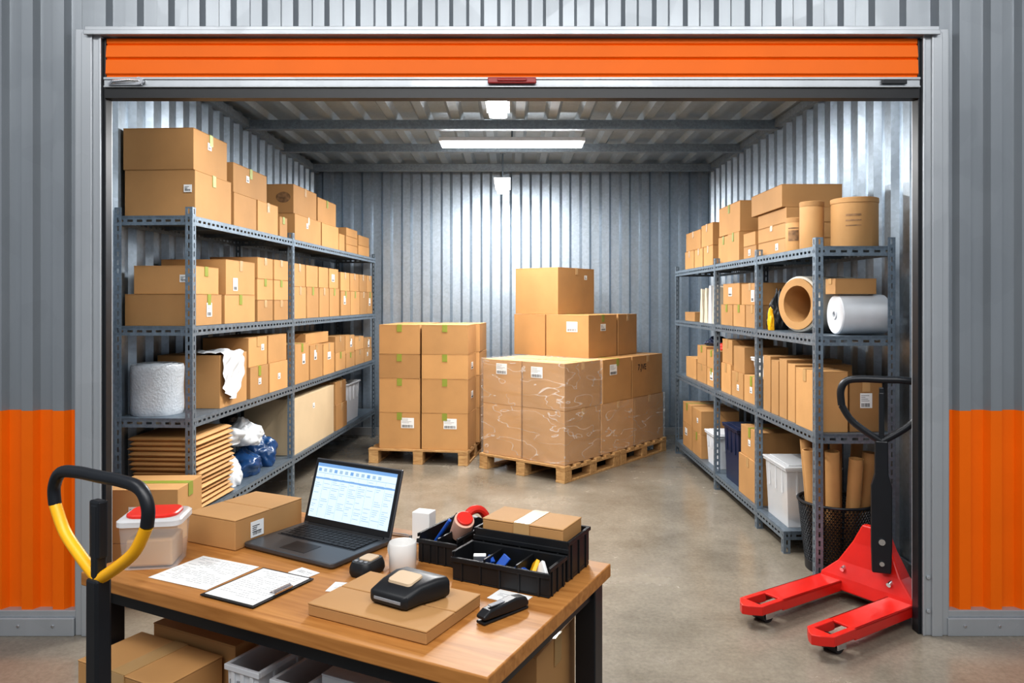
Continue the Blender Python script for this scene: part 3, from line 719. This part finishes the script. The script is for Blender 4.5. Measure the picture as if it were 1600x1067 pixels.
def film(a0,a1,b0,b1,z0,z1,topf,seed,label):
    mb=MB(); off=.010
    def side(P,Q,n):
        L_=(Q-P).length; nu=max(8,int(L_/.03)); nv=16; vs=[];fs=[]
        for i in range(nu+1):
            for j in range(nv+1):
                u=i/nu;v=j/nv; p=P.lerp(Q,u); z=z0+(z1-z0)*v
                ed=min(1,min(u,1-u)*nu/2)
                q=abs(noise.noise(Vector((p.x*3,p.y*3,z*7+u*3+seed))))*.014*ed
                p=p+n*q; p.z=z; vs.append(p)
        for i in range(nu):
            for j in range(nv):
                k=i*(nv+1)+j; fs.append((k,k+nv+1,k+nv+2,k+1))
        mb.add(vs,fs)
    A=pp(a0-off,b0-off);B=pp(a1+off,b0-off);C=pp(a1+off,b1+off);D=pp(a0-off,b1+off)
    side(A,B,-e1);side(B,C,e2);side(C,D,e1);side(D,A,-e2)
    if topf:
        vs=[];fs=[];n=16
        for i in range(n+1):
            for j in range(n+1):
                p=A+(B-A)*(i/n)+(D-A)*(j/n); p.z=z1+(abs(noise.noise(Vector((p.x*8,p.y*8,seed))))*.008 if 0<i<n and 0<j<n else 0); vs.append(p)
        for i in range(n):
            for j in range(n): k=i*(n+1)+j; fs.append((k,k+n+1,k+n+2,k+1))
        mb.add(vs,fs)
    o=mb.obj('stretch_wrap',['film'],smooth=True,ang=60); top(o,label,'plastic wrap','plastic wrap on the pallet load')
film(.03,1.87,.02,.98,PZ+.006,z2_+.0,False,1,'clear crinkled stretch film around the lower boxes')
film(.03,.62,.02,.98,z2_+.004,z2_+H2+.010,True,5,'clear crinkled stretch film around the upper boxes')

# ---------------------------------------------------------------- wire bin + tubes
bx_,by_=1.935,4.475
e=empty('wire_waste_bin',(bx_,by_,0))
BH=.41
mb=MB(); seg=60; rows=24; vs=[];fs=[]
for j in range(rows+1):
    z=.03+(BH-.03)*j/rows; r=.168+.042*j/rows
    for i in range(seg):
        an=2*math.pi*(i+.5*(j%2))/seg; vs.append((r*math.cos(an),r*math.sin(an),z))
for j in range(rows):
    for i in range(seg):
        i2=(i+1)%seg
        if j%2==0: fs+= [(j*seg+i,j*seg+i2,(j+1)*seg+i),(j*seg+i2,(j+1)*seg+i2,(j+1)*seg+i)]
        else: fs+= [(j*seg+i,j*seg+i2,(j+1)*seg+i2),(j*seg+i,(j+1)*seg+i2,(j+1)*seg+i)]
mb.add(vs,fs); o=mb.obj('wire_mesh',['blacksteel'],parent=e); md=o.modifiers.new('w','WIREFRAME'); md.thickness=.0085; md.use_even_offset=False
mb=MB(); mb.lathe([(.002,.002),(.172,.002),(.176,.06),(.168,.06),(.163,.010),(.002,.010)],44); mb.obj('bin_base',['blacksteel'],parent=e,smooth=True)
mb=MB(); mb.tube([(.212*math.cos(2*math.pi*i/40),.212*math.sin(2*math.pi*i/40),BH) for i in range(40)],.009,8,0,True); mb.obj('bin_rim',['blacksteel'],parent=e,smooth=True)
top(e,'black wire mesh waste bin holding kraft paper tubes','waste bin')
for k,(ang,rb,rt,ln,r) in enumerate(((195,.110,.180,.72,.042),(240,.105,.165,.73,.040),(288,.105,.165,.69,.040),(335,.105,.185,.71,.042),(150,.11,.17,.76,.034),(22,.11,.17,.75,.034),(100,.11,.15,.77,.036),(65,.0,.03,.76,.034))):
    a_=R(ang); mb=MB(); p0=Vector((bx_+rb*math.cos(a_),by_+rb*math.sin(a_),.015)); p1=Vector((bx_+rt*math.cos(a_),by_+rt*math.sin(a_),ln))
    d=p1-p0; X=d.to_track_quat('Z','Y').to_matrix().to_4x4()
    mb.ringlathe([(r-.006,0),(r,0),(r,d.length),(r-.006,d.length)],24,0,X)
    o=mb.obj('paper_tube',['kraft'],loc=p0,smooth=True); top(o,'rolled kraft paper tube standing in a mesh bin','paper tube','paper tubes in the mesh bin')

# ---------------------------------------------------------------- pallet jacks
def cat(pts,n=8):
    out=[];P=[Vector(p) for p in pts]
    for i in range(len(P)-1):
        p0=P[max(i-1,0)];p1=P[i];p2=P[i+1];p3=P[min(i+2,len(P)-1)]
        for k in range(n):
            t=k/n; out.append(.5*((2*p1)+(-p0+p2)*t+(2*p0-5*p1+4*p2-p3)*t*t+(-p0+3*p1-3*p2+p3)*t**3))
    out.append(P[-1]); return out
def jack(loc,rz,handle_rz,W,LH,ptop,grip,label,bodymat,tr=.017,sep=.195,L0=-.82,hx=.0,pws=1.0,ext=.1,mastw=1.0,arm=.55):
    e=empty('pallet_jack',loc,rz)
    for sy in(-1,1):
        y=sy*sep; mb=MB(); hw=.070
        z0,z1=.062,.108
        mb.prism([(L0,y-.03),(L0-.02,y),(L0,y+.03),(L0+.045,y+hw),(L0+.06,y+hw),(L0+.06,y-hw),(L0+.045,y-hw)][::-1],'z',z0,z1)
        mb.box(L0+.055,L0+.21,y-hw,y-hw+.03,z0,z1); mb.box(L0+.055,L0+.21,y+hw-.03,y+hw,z0,z1)
        mb.box(L0+.20,-.06,y-hw,y+hw,z1-.012,z1); mb.box(L0+.2,-.06,y-hw,y-hw+.012,z0-.008,z1); mb.box(L0+.2,-.06,y+hw-.012,y+hw,z0-.008,z1)
        mb.obj('fork',[bodymat],parent=e,bevel=.004)
        mb=MB()
        mb.cyl((L0+.13,y-.04,.037),(L0+.13,y+.04,.037),.036,seg=24); mb.obj('load_wheel',['wheel'],parent=e,smooth=True)
        mb=MB(); mb.cyl((L0+.13,y-.05,.037),(L0+.13,y+.05,.037),.012,seg=12); mb.box(L0+.10,L0+.16,y-.052,y-.046,.025,.07); mb.box(L0+.10,L0+.16,y+.046,y+.052,.025,.07); mb.obj('wheel_bracket',['chrome'],parent=e,smooth=True)
    mb=MB()
    def rg(x0,x1,hy,z0,z1): return [(x0,-hy,z0),(x1,-hy,z1),(x1,hy,z1),(x0,hy,z0)]
    rings=[rg(-.17,-.03,sep+.068,.06,.06),rg(-.15,-.03,sep+.06,.125,.125),rg(-.12,-.03,sep-.02,.20,.20),rg(-.09,-.03,.11,.31,.31),rg(-.07,-.03,.065,.41,.41)]
    vs=[q for r_ in rings for q in r_]; n=len(rings); fs=[(3,2,1,0),tuple(4*(n-1)+i for i in range(4))]
    for a0 in range(0,4*(n-1),4):
        for i in range(4): j=(i+1)%4; fs.append((a0+i,a0+j,a0+4+j,a0+4+i))
    mb.add(vs,fs); mb.obj('fork_yoke',[bodymat],parent=e,bevel=.008)
    for sy in(-1,1):
        mb=MB(); mb.cyl((-.12,sy*.13,.175),(-.150,sy*.13,.165),.012); mb.obj('bolt',['chrome' if bodymat=='red' else 'blacksteel'],parent=e)
    mb=MB(); mb.lathe([(.055,.09),(.055,.20),(.04,.22),(.032,.36),(.022,.38)],24,c=(.04,0,0)); mb.obj('hydraulic_pump',['blacksteel'],parent=e,smooth=True)
    for sy in(-1,1):
        mb=MB(); mb.cyl((.045,sy*.05,.08),(.045,sy*.095,.08),.08,seg=32); mb.obj('steering_wheel',['wheel'],parent=e,smooth=True)
    mb=MB(); mb.cyl((.045,-.1,.08),(.045,.1,.08),.015); mb.obj('axle',['chrome'],parent=e,smooth=True)
    def part(mb,name,mats,**k):
        o=mb.obj(name,mats,parent=e,**k); o.location=(hx,0,0); o.rotation_euler=(0,0,handle_rz-rz); return o
    zt=ptop-LH; yy=-.155 if bodymat=='red' else -.065; k_=mastw
    mb=MB(); mb.prism([(-.050*k_,.22),(.050*k_,.22),(.055*k_,.36),(.055*k_,.66),(.036*k_,.72),(.034*k_,zt),(-.034*k_,zt),(-.036*k_,.72),(-.055*k_,.66),(-.055*k_,.36)][::-1],'y',yy-.018,yy+.018)
    part(mb,'handle_post',['blacksteel'],bevel=.006)
    mb=MB(); mb.box(-.03*k_,.03*k_,yy+.02,.03,.24,.32); part(mb,'pivot_bracket',['blacksteel'],bevel=.004)
    for (z_,r_) in ((.38,.016),(.27,.012)):
        mb=MB(); mb.cyl((0,yy-.028,z_),(0,yy-.018,z_),r_); part(mb,'bolt',['chrome'],smooth=True)
    mb=MB(); mb.box(-.012,.012,yy-.012,yy+.012,zt-.01,zt+LH*.35+ext*.5); mb.box(-.018*pws,.018*pws,yy-.011,yy+.011,zt+LH*.2,zt+ext); part(mb,'release_lever',['blacksteel'],bevel=.004)
    h=LH
    A=[(0,yy,zt-.005),(-.20*W,yy,zt+.14*h*arm/.55),(-W*.38,yy,zt+.32*h*arm/.55),(-W*.495,yy,zt+arm*h)]
    Bp=[(-W*.495,yy,zt+arm*h),(-W*.505,yy,zt+.80*h),(-W*.43,yy,zt+.96*h),(-W*.25,yy,zt+h),(0,yy,zt+h),(W*.25,yy,zt+h),(W*.43,yy,zt+.96*h),(W*.505,yy,zt+.80*h),(W*.495,yy,zt+arm*h)]
    mb=MB(); mb.tube(cat(Bp),tr,12); part(mb,'handle_loop',['blacksteel'],smooth=True)
    for s_ in(1,-1):
        mb=MB(); mb.tube(cat([(p[0]*s_,p[1],p[2]) for p in A]),tr*.95,12); o=part(mb,'handle_grip',[grip],smooth=True)
        if grip=='yellow': o['label']='yellow plastic hand grip'
    top(e,label,'pallet jack'); return e
dj=Vector((.845,.535,0)).normalized(); aj=math.atan2(dj.y,dj.x)
hl=Vector((1.280,3.540,0))+dj*.80
jack((hl.x,hl.y,0),aj,R(-20),.375,.31,1.20,'blacksteel','red hand pallet jack with black loop handle','red',hx=-.03,ext=.27,tr=.0185,pws=.6,L0=-.835,mastw=.88)
jack((-.850,1.655,0),R(62),R(-30),.335,.215,1.225,'yellow','black pallet jack with yellow grips beside the workbench','blacksteel',tr=.0135,sep=.17,mastw=.58,ext=.165,pws=1.0,arm=.62)

# ---------------------------------------------------------------- workbench
TR=R(-27); t1v=Vector((math.cos(TR),math.sin(TR),0)); t2v=Vector((-math.sin(TR),math.cos(TR),0))
A_=Vector((-.045,1.39,0)); TC=A_-t1v*.6+t2v*.34
TZ=.90
tb=empty('workbench',(TC.x,TC.y,0),TR)
mb=MB(); mb.box(-.6,.6,-.34,.34,TZ-.035,TZ); mb.obj('table_top',['tablewood'],parent=tb,bevel=.003)
for sx in(-1,1):
    for sy in(-1,1):
        mb=MB(); x=sx*.555;y=sy*.295; mb.box(x-.028,x+.028,y-.028,y+.028,0,TZ-.036); mb.obj('leg',['blacksteel'],parent=tb,bevel=.003)
mb=MB()
for sy in(-1,1): mb.box(-.527,.527,sy*.295-.018,sy*.295+.018,TZ-.075,TZ-.036)
for sx in(-1,1): mb.box(sx*.555-.018,sx*.555+.018,-.267,.267,TZ-.075,TZ-.036)
mb.obj('frame_rail',['blacksteel'],parent=tb)
mb=MB(); mb.box(-.52,.52,-.26,.33,.40,.42); mb.box(-.66,.52,-.39,-.327,.40,.42); mb.box(-.52,.52,-.33,-.26,.40,.42); mb.obj('lower_shelf',['tablewood'],parent=tb,bevel=.001)
top(tb,'wooden-topped workbench with black steel legs','table')
def tw(X,Y,z=.001): return (X,Y,TZ+z)
carton(-.775,2.005,.421,.30,.19,.325,TR,'x','tapetan',(),'under the workbench','boxes under the workbench',wide=.06)
q=Vector((-.775,2.005,0))-t2v*.195-t1v*.03; carton(q.x,q.y,.421,.30,.175,.30,TR,'y','tapetan',(),'under the workbench','boxes under the workbench',wide=.05)
carton(.025,1.955,.421,.20,.26,.325,TR+.03,'x','tapetan',(('-y',.7,.5,'b'),),'under the workbench','boxes under the workbench')
tote('plastic_crate',(-.575,1.88,.421),.10,.26,.315,'whitepl',rz=TR,taper=.01,rim=.006,label='white slatted plastic crate under the workbench',cat='crate',group='white crates under the workbench',slots=True)
tote('plastic_crate',(-.462,1.83,.421),.09,.24,.30,'whitepl',rz=TR,taper=.01,rim=.006,label='white slatted plastic crate under the workbench',cat='crate',group='white crates under the workbench',slots=True)
carton(-.240,1.755,.421,.32,.24,.325,TR+.02,'x',None,(),'under the workbench','boxes under the workbench',mat='whitepl',label='flat white box stored under the workbench')
carton(-1.95,4.08,.0,.38,.34,.33,0,'x','tapetan',(),'on the concrete floor','boxes on the floor')
carton(-1.945,4.08,.332,.38,.33,.28,.03,'x','tapegreen',(('-y',.4,.6,'c'),),'by the unit entrance','boxes on the floor',wide=.06)

e=empty('plastic_container',tw(-.955,2.005),R(8))
mb=MB(); loft(mb,[rr(.135,.115,0,.02),rr(.152,.128,.110,.022),rr(.158,.134,.112,.022)],cap0=True,cap1=False); mb.obj('container_body',['clear'],parent=e,smooth=True)
mb=MB(); loft(mb,[rr(.162,.138,.113,.024),rr(.162,.138,.126,.024),rr(.150,.126,.131,.022)]); mb.obj('lid',['clearlid'],parent=e,smooth=True)
mb=MB(); loft(mb,[rr(.130,.106,.1315,.035),rr(.130,.106,.137,.035),rr(.122,.098,.140,.03)]); o=mb.obj('lid_handle',['redlid'],parent=e,smooth=True); o['label']='red rounded lid panel'
mb=MB(); mb.box(-.058,.058,-.048,.048,.004,.075); mb.obj('contents',['kraft'],parent=e,bevel=.006)
top(e,'clear plastic tub with red lid panel on the workbench','container')
carton(-.80,2.255,TZ+.001,.19,.27,.085,TR+.02,'x',None,(('+x',.3,.5,'c'),),'on the workbench','boxes on the workbench',size='flat')
carton(-.263,1.690,TZ+.001,.315,.22,.028,R(-27.5),'x',None,(),'under a label printer','boxes on the workbench',size='flat')

def doc(x,y,z,w,l,rz,name,label,board=False,rows=16):
    e=empty(name,(x,y,TZ+z),rz)
    if board:
        mb=MB(); mb.box(-w/2-.008,w/2+.008,-l/2-.008,l/2+.008,0,.003); mb.obj('board',['black'],parent=e,bevel=.001)
        mb=MB(); mb.box(w/2-.012,w/2+.006,-.03,.03,.0045,.010); mb.cyl((w/2-.002,-.028,.010),(w/2-.002,.028,.010),.004); mb.obj('clip',['chrome'],parent=e,bevel=.001)
    zz=.0032 if board else 0
    mb=MB(); mb.box(-w/2,w/2,-l/2,l/2,zz,zz+.0009); z2=zz+.0009
    rr_=random.Random(name+str(x))
    for i in range(rows):
        yy=l/2-.014-i*(l-.03)/rows; x0=-w/2+.012
        while x0<w/2-.02:
            ln=rr_.uniform(.008,.03); x1=min(x0+ln,w/2-.012)
            if rr_.random()<.75: mb.box(x0,x1,yy-.0015,yy,z2,z2+.0002,1)
            x0=x1+.004
    mb.obj('paper',['white','inkgrey'],parent=e)
    top(e,label,'document' if not board else 'clipboard')
doc(-.792,1.93,.0008,.20,.175,R(-25),'paper_sheet','printed white form sheet on the workbench')
doc(-.618,1.825,.0022,.155,.185,R(-27),'clipboard','black clipboard with printed white form on the workbench',board=True)
doc(-.535,1.925,.0008,.07,.045,R(-35),'note_slip','small white slip of paper beside the laptop',rows=4)
doc(-.405,1.825,.0008,.08,.06,R(-10),'note_slip','small printed receipt beside a handheld scanner',rows=5)
doc(-.005,1.765,.0008,.09,.06,R(-30),'note_slip','small white slip beside the black stapler',rows=5)

# laptop
lp=empty('laptop',tw(-.553,2.130),R(-31))
W,D=.345,.235
mb=MB(); loft(mb,[rr(W-.01,D-.01,0,.01),rr(W,D,.006,.012),rr(W,D,.014,.012),rr(W-.004,D-.004,.016,.011)]); mb.obj('laptop_base',['laptop'],parent=lp,smooth=True)
mb=MB(); mb.box(-.150,.150,-.012,.095,.016,.0165,0)
for r_ in range(6):
    y0=.078-r_*.0165; n=15 if r_<5 else 9; xs=-.145; wd=.29/n
    if r_==5:
        ws=[.02,.02,.02,.02,.1,.02,.02,.02,.02]; k=.29/sum(ws); ws=[a_*k for a_ in ws]
    else: ws=[wd]*n
    for w_ in ws:
        mb.box(xs+.0012,xs+w_-.0012,y0,y0+.0138,.0165,.0185,1); xs+=w_
mb.obj('keyboard',['blacksteel','key'],parent=lp)
mb=MB(); mb.box(-.05,.045,-.095,-.03,.016,.0166); mb.obj('touchpad',['blacksteel'],parent=lp,bevel=.0003)
SH=.200
X=Matrix.Translation((0,D/2-.008,.014))@Matrix.Rotation(R(-17),4,'X')
mb=MB(); mb.box(-W/2,W/2,0,.008,0,SH,0,X); mb.obj('screen_lid',['laptop'],parent=lp,bevel=.003)
mb=MB(); mb.box(-W/2+.004,W/2-.004,-.0012,0,.008,SH-.004,0,X)
mb.obj('screen_bezel',['black'],parent=lp)
mb=MB(); x0,x1,z0,z1=-W/2+.014,W/2-.014,.024,SH-.014
mb.box(x0,x1,-.0020,-.0013,z0,z1,0,X)
mb.box(x0,x1,-.0024,-.0020,z1-.010,z1,1,X)
mb.box(x0,x1,-.0024,-.0020,z1-.030,z1-.0285,2,X)
rq=random.Random(5)
for i in range(20):
    zz=z1-.036-i*.0058
    for c_ in range(9):
        xa=x0+.004+c_*.035
        if rq.random()<.62 and xa+.03<x1: mb.box(xa,xa+rq.uniform(.01,.03),-.0024,-.0020,zz-.0016,zz,2,X)
for c_ in range(1,9): xa=x0+c_*.035; mb.box(xa,xa+.0006,-.0024,-.0020,z0+.004,z1-.03,2,X)
for c_ in range(12): xa=x0+.006+c_*.022; mb.box(xa,xa+.012,-.0024,-.0020,z1-.025,z1-.015,2 if c_%3 else 1,X)
mb.box(x0,x1,-.0025,-.0020,z1-.048,z1-.043,1,X)
o=mb.obj('display',['screen','screenblue','screengrey'],parent=lp); o['label']='lit display showing a spreadsheet'
mb=MB(); mb.cyl((-.15,D/2-.006,.014),(.15,D/2-.006,.014),.007); mb.obj('hinge',['black'],parent=lp,smooth=True)
top(lp,'open dark grey laptop showing a spreadsheet on the workbench','laptop')

# mug
e=empty('coffee_mug',tw(-.283,1.938),R(0))
mb=MB(); mb.lathe([(.001,0),(.031,0),(.035,.004),(.036,.074),(.0347,.076),(.033,.074),(.032,.008),(.001,.006)],36); mb.obj('mug_body',['mug'],parent=e,smooth=True,ang=60)
mb=MB(); mb.tube(cat([(-.022,.026,.060),(-.036,.042,.062),(-.044,.050,.042),(-.036,.042,.020),(-.022,.026,.018)]),.0042,8); mb.obj('mug_handle',['mug'],parent=e,smooth=True)
top(e,'white ceramic mug on the workbench','mug')

def device(name,loc,rz,w,l,h,screen='beige',rf=.3):
    e=empty(name,loc,rz)
    mb=MB(); loft(mb,[rr(w*.85,l*.92,0,w*rf*.8),rr(w,l,h*.25,w*rf),rr(w*.98,l*.98,h*.62,w*rf),rr(w*.86,l*.90,h*.92,w*rf*.9),rr(w*.80,l*.86,h,w*rf*.8)]); mb.obj('device_body',['black'],parent=e,smooth=True,ang=50)
    mb=MB(); loft(mb,[rr(w*.60,l*.48,h,w*.10),rr(w*.57,l*.46,h+.003,w*.10)],X=Matrix.Translation((0,l*.1,0))); mb.obj('device_panel',[screen],parent=e,smooth=True)
    return e
e=device('handheld_scanner',tw(-.372,1.925),R(-25),.066,.090,.036)
for i in range(3):
    mb=MB(); mb.cyl((-.015+i*.015,-.026,.034),(-.015+i*.015,-.026,.0385),.005,seg=10); mb.obj('button',['inkgrey'],parent=e)
top(e,'small black handheld scanner with beige face','scanner')
# label printer: one rounded wedge body, wider at the rear
e=empty('label_printer',(-.238,1.692,TZ+.030),R(-32))
mb=MB()
def sect(y,hw,z0,z1,r=.012,n=4,sk=0):
    o=[]
    for (sx,sz,a0) in((1,1,0),(-1,1,90),(-1,-1,180),(1,-1,270)):
        for k in range(n+1):
            an=R(a0+90*k/n); o.append((sk+sx*(hw-r)+r*math.cos(an),y,(z1-r if sz>0 else z0+r)+r*math.sin(an)))
    return o
loft(mb,[sect(-.066,.046,.006,.024,.007),sect(-.060,.054,.001,.032,.010),sect(-.02,.058,0,.044,.012,sk=.002),sect(.02,.066,0,.050,.014,sk=.010),sect(.052,.068,0,.046,.014,sk=.014),sect(.064,.056,.005,.034,.012,sk=.014)][::-1])
mb.obj('printer_body',['black'],parent=e,smooth=True,ang=40)
mb=MB(); X=Matrix.Translation((.003,-.008,.0475))@Matrix.Rotation(R(9),4,'X'); loft(mb,[rr(.070,.052,-.004,.010),rr(.066,.048,.002,.010)],X=X); mb.obj('device_panel',['beige'],parent=e,smooth=True)
mb=MB(); mb.box(-.038,.038,-.0675,-.060,.012,.019); mb.obj('paper_slot',['inkgrey'],parent=e,bevel=.001)
top(e,'black label printer with beige lid on a flat carton','printer')
e=empty('stapler',tw(-.02,1.665),R(44))
mb=MB(); mb.prism([(-.068,0),(.068,0),(.068,.006),(-.068,.006)],'y',-.013,.013); mb.obj('stapler_base',['black'],parent=e,bevel=.002)
mb=MB(); mb.prism([(-.068,.010),(-.068,.018),(-.05,.028),(.03,.034),(.062,.028),(.07,.014),(.066,.0065),(.03,.0065)][::-1],'y',-.014,.014); mb.obj('stapler_arm',['black'],parent=e,bevel=.004)
mb=MB(); mb.box(-.04,.0,-.006,.006,.0315,.0335); mb.obj('badge',['inkgrey'],parent=e)
top(e,'black stapler lying on the workbench','stapler')

def tray(name,loc,rz,w,l,h,ndiv,label,floor=.004,notch=True):
    e=empty(name,loc,rz); t=.004
    mb=MB(); mb.box(-w/2,w/2,-l/2,l/2,0,floor)
    mb.box(-w/2,w/2,-l/2,-l/2+t,floor,h*(.82 if notch else 1)); mb.box(-w/2,w/2,l/2-t,l/2,floor,h)
    mb.box(-w/2,-w/2+t,-l/2+t,l/2-t,floor,h); mb.box(w/2-t,w/2,-l/2+t,l/2-t,floor,h)
    r_=.004
    mb.box(-w/2-r_,w/2+r_,-l/2-r_,-l/2,h*.82-.012,h*.82); mb.box(-w/2-r_,w/2+r_,l/2,l/2+r_,h-.01,h)
    mb.box(-w/2-r_,-w/2,-l/2,l/2,h-.01,h); mb.box(w/2,w/2+r_,-l/2,l/2,h-.01,h)
    for x in [(-w/2+w*(i+.5)/5) for i in range(5)]: mb.box(x-.003,x+.003,-l/2-.003,-l/2,0,h*.7)
    for y in [(-l/2+l*(i+.5)/3) for i in range(3)]: mb.box(w/2,w/2+.003,y-.003,y+.003,0,h*.85)
    mb.obj('tray_body',['black'],parent=e,bevel=.0015)
    for i in range(1,ndiv+1):
        x=-w/2+w*i/(ndiv+1); mb=MB(); mb.box(x-.003,x+.003,-l/2+t,l/2-t,floor,h*.9); mb.obj('divider',['black'],parent=e,bevel=.001)
    return top(e,label,'organizer tray')
def O(x,y,z):
    p=Vector((.092,1.756,0))-t1v*x+t2v*y; p.z=TZ+z; return p
p=O(.138,.050,.001); tray('organizer_tray',p,TR,.265,.10,.07,2,'black plastic desk organizer tray with three compartments')
p=O(.138,.186,.001); tray('organizer_tray',p,TR,.265,.145,.100,0,'deep black plastic tray holding a small cardboard box',floor=.010,notch=False)
p=O(.138,.186,.0115); carton(p.x,p.y,p.z,.230,.125,.115,TR,'y','tapetan',(),'in a black tray','boxes on the workbench',size='small')
p=Vector((-.155,2.07,0)); tray('organizer_tray',(p.x,p.y,TZ+.001),TR,.12,.19,.075,1,'black plastic tray holding pens and tape')
def item(name,c,size,rot,mat,label,cat_,round_=False,capmat=None):
    mb=MB()
    if round_: mb.cyl((0,0,-size[2]/2),(0,0,size[2]/2),size[0],seg=28)
    else: mb.box(-size[0]/2,size[0]/2,-size[1]/2,size[1]/2,-size[2]/2,size[2]/2)
    o=mb.obj(name,[mat],loc=c,bevel=.002,smooth=round_); o.rotation_euler=[R(a_) for a_ in rot]
    if capmat:
        mb=MB(); mb.cyl((0,0,size[2]/2+.0005),(0,0,size[2]/2+.008),size[0]*.8,seg=28); mb.obj('cap',[capmat],parent=o,bevel=.002,smooth=True)
    return top(o,label,cat_)
q=p
item('tape_roll',(q.x+.018,q.y-.014,TZ+.080),(.028,0,.06),(35,8,15),'pink','pale pink tape core with red cap in a tray','tape roll',True,'redlid')
e=empty('tape_dispenser',(q.x+.050,q.y+.070,TZ+.008),R(35))
mb=MB(); mb.tube(cat([(-.040,0,.0),(-.040,0,.05),(-.02,0,.090),(.012,0,.094),(.036,0,.07),(.040,0,.03)]),.012,10); mb.obj('dispenser_frame',['redlid'],parent=e,smooth=True)
mb=MB(); mb.cyl((0,-.012,.050),(0,.012,.050),.026); mb.obj('dispenser_core',['black'],parent=e,smooth=True)
top(e,'red tape dispenser standing in a black tray','tape dispenser')
item('marker_pen',(q.x-.040,q.y-.035,TZ+.066),(.005,0,.12),(25,32,0),'blue','blue marker pen standing in a black tray','pen',True)
item('marker_pen',(q.x-.030,q.y+.0,TZ+.066),(.005,0,.12),(15,35,20),'black','black marker pen standing in a black tray','pen',True)
item('small_box',(q.x-.100,q.y+.10,TZ+.047),(.055,.045,.09),(0,0,-20),'white','small white box behind the black tray','box')
for k,(x,y,mt,nm,lb) in enumerate(((.22,.05,'white','note_card','white card in an organizer compartment'),(.19,.04,'blue','glue_stick','blue tube in an organizer compartment'),(.16,.06,'blue','sachet','blue packet in an organizer compartment'),(.07,.05,'yellow','sachet','yellow packet in an organizer compartment'),(.045,.045,'white','note_card','white card in an organizer compartment'),(.09,.035,'blue','sachet','blue packet in an organizer compartment'))):
    c=O(x,y,.042); item(nm,c,(.032,.010,.045) if mt!='blue' else (.012,.022,.04),(35,12*k,k*37),mt,lb,'stationery')
e=empty('scissors',tw(-.32,2.225),R(-20))
for s_ in(1,-1):
    mb=MB(); mb.prism([(-.06,s_*.002),(.0,s_*.006),(.03,-s_*.004),(.0,-s_*.003)],'z',.002+.002*s_,.0035+.002*s_); mb.obj('blade',['chrome'],parent=e)
    mb=MB(); mb.tube([(.05+.022*math.cos(2*math.pi*i/16),-s_*.016+.012*math.sin(2*math.pi*i/16),.005) for i in range(16)],.004,8,0,True); mb.obj('finger_loop',['black'],parent=e,smooth=True)
top(e,'black-handled scissors lying on the workbench','scissors')

# ---------------------------------------------------------------- lights, world, camera
def area(loc,rot,sx,sy,p,col=(1,1,1)):
    l=bpy.data.lights.new('light','AREA'); l.shape='RECTANGLE'; l.size=sx; l.size_y=sy; l.energy=p; l.color=col
    o=bpy.data.objects.new('light',l); scene.collection.objects.link(o); o.location=loc; o.rotation_euler=[R(a_) for a_ in rot]; return o
area((0,-.4,4.0),(36,0,0),4.5,1.6,160,(1,.985,.965))  # soft fill added above and behind the camera, no fixture modelled
area((-2.6,1.2,3.9),(18,0,0),1.2,.5,24,(1,.985,.965)); area((2.6,1.2,3.9),(18,0,0),1.2,.5,24,(1,.985,.965))
wd=bpy.data.worlds.new('world'); scene.world=wd; wd.use_nodes=True
wd.node_tree.nodes['Background'].inputs[0].default_value=(.80,.87,.97,1); wd.node_tree.nodes['Background'].inputs[1].default_value=.34
cam=bpy.data.cameras.new('camera'); co=bpy.data.objects.new('camera',cam); scene.collection.objects.link(co)
co.location=(0,0,1.6); co.rotation_euler=(R(90),0,0); cam.lens=26.325; cam.sensor_width=36; cam.shift_y=-.0397; cam.clip_start=.05
scene.camera=co
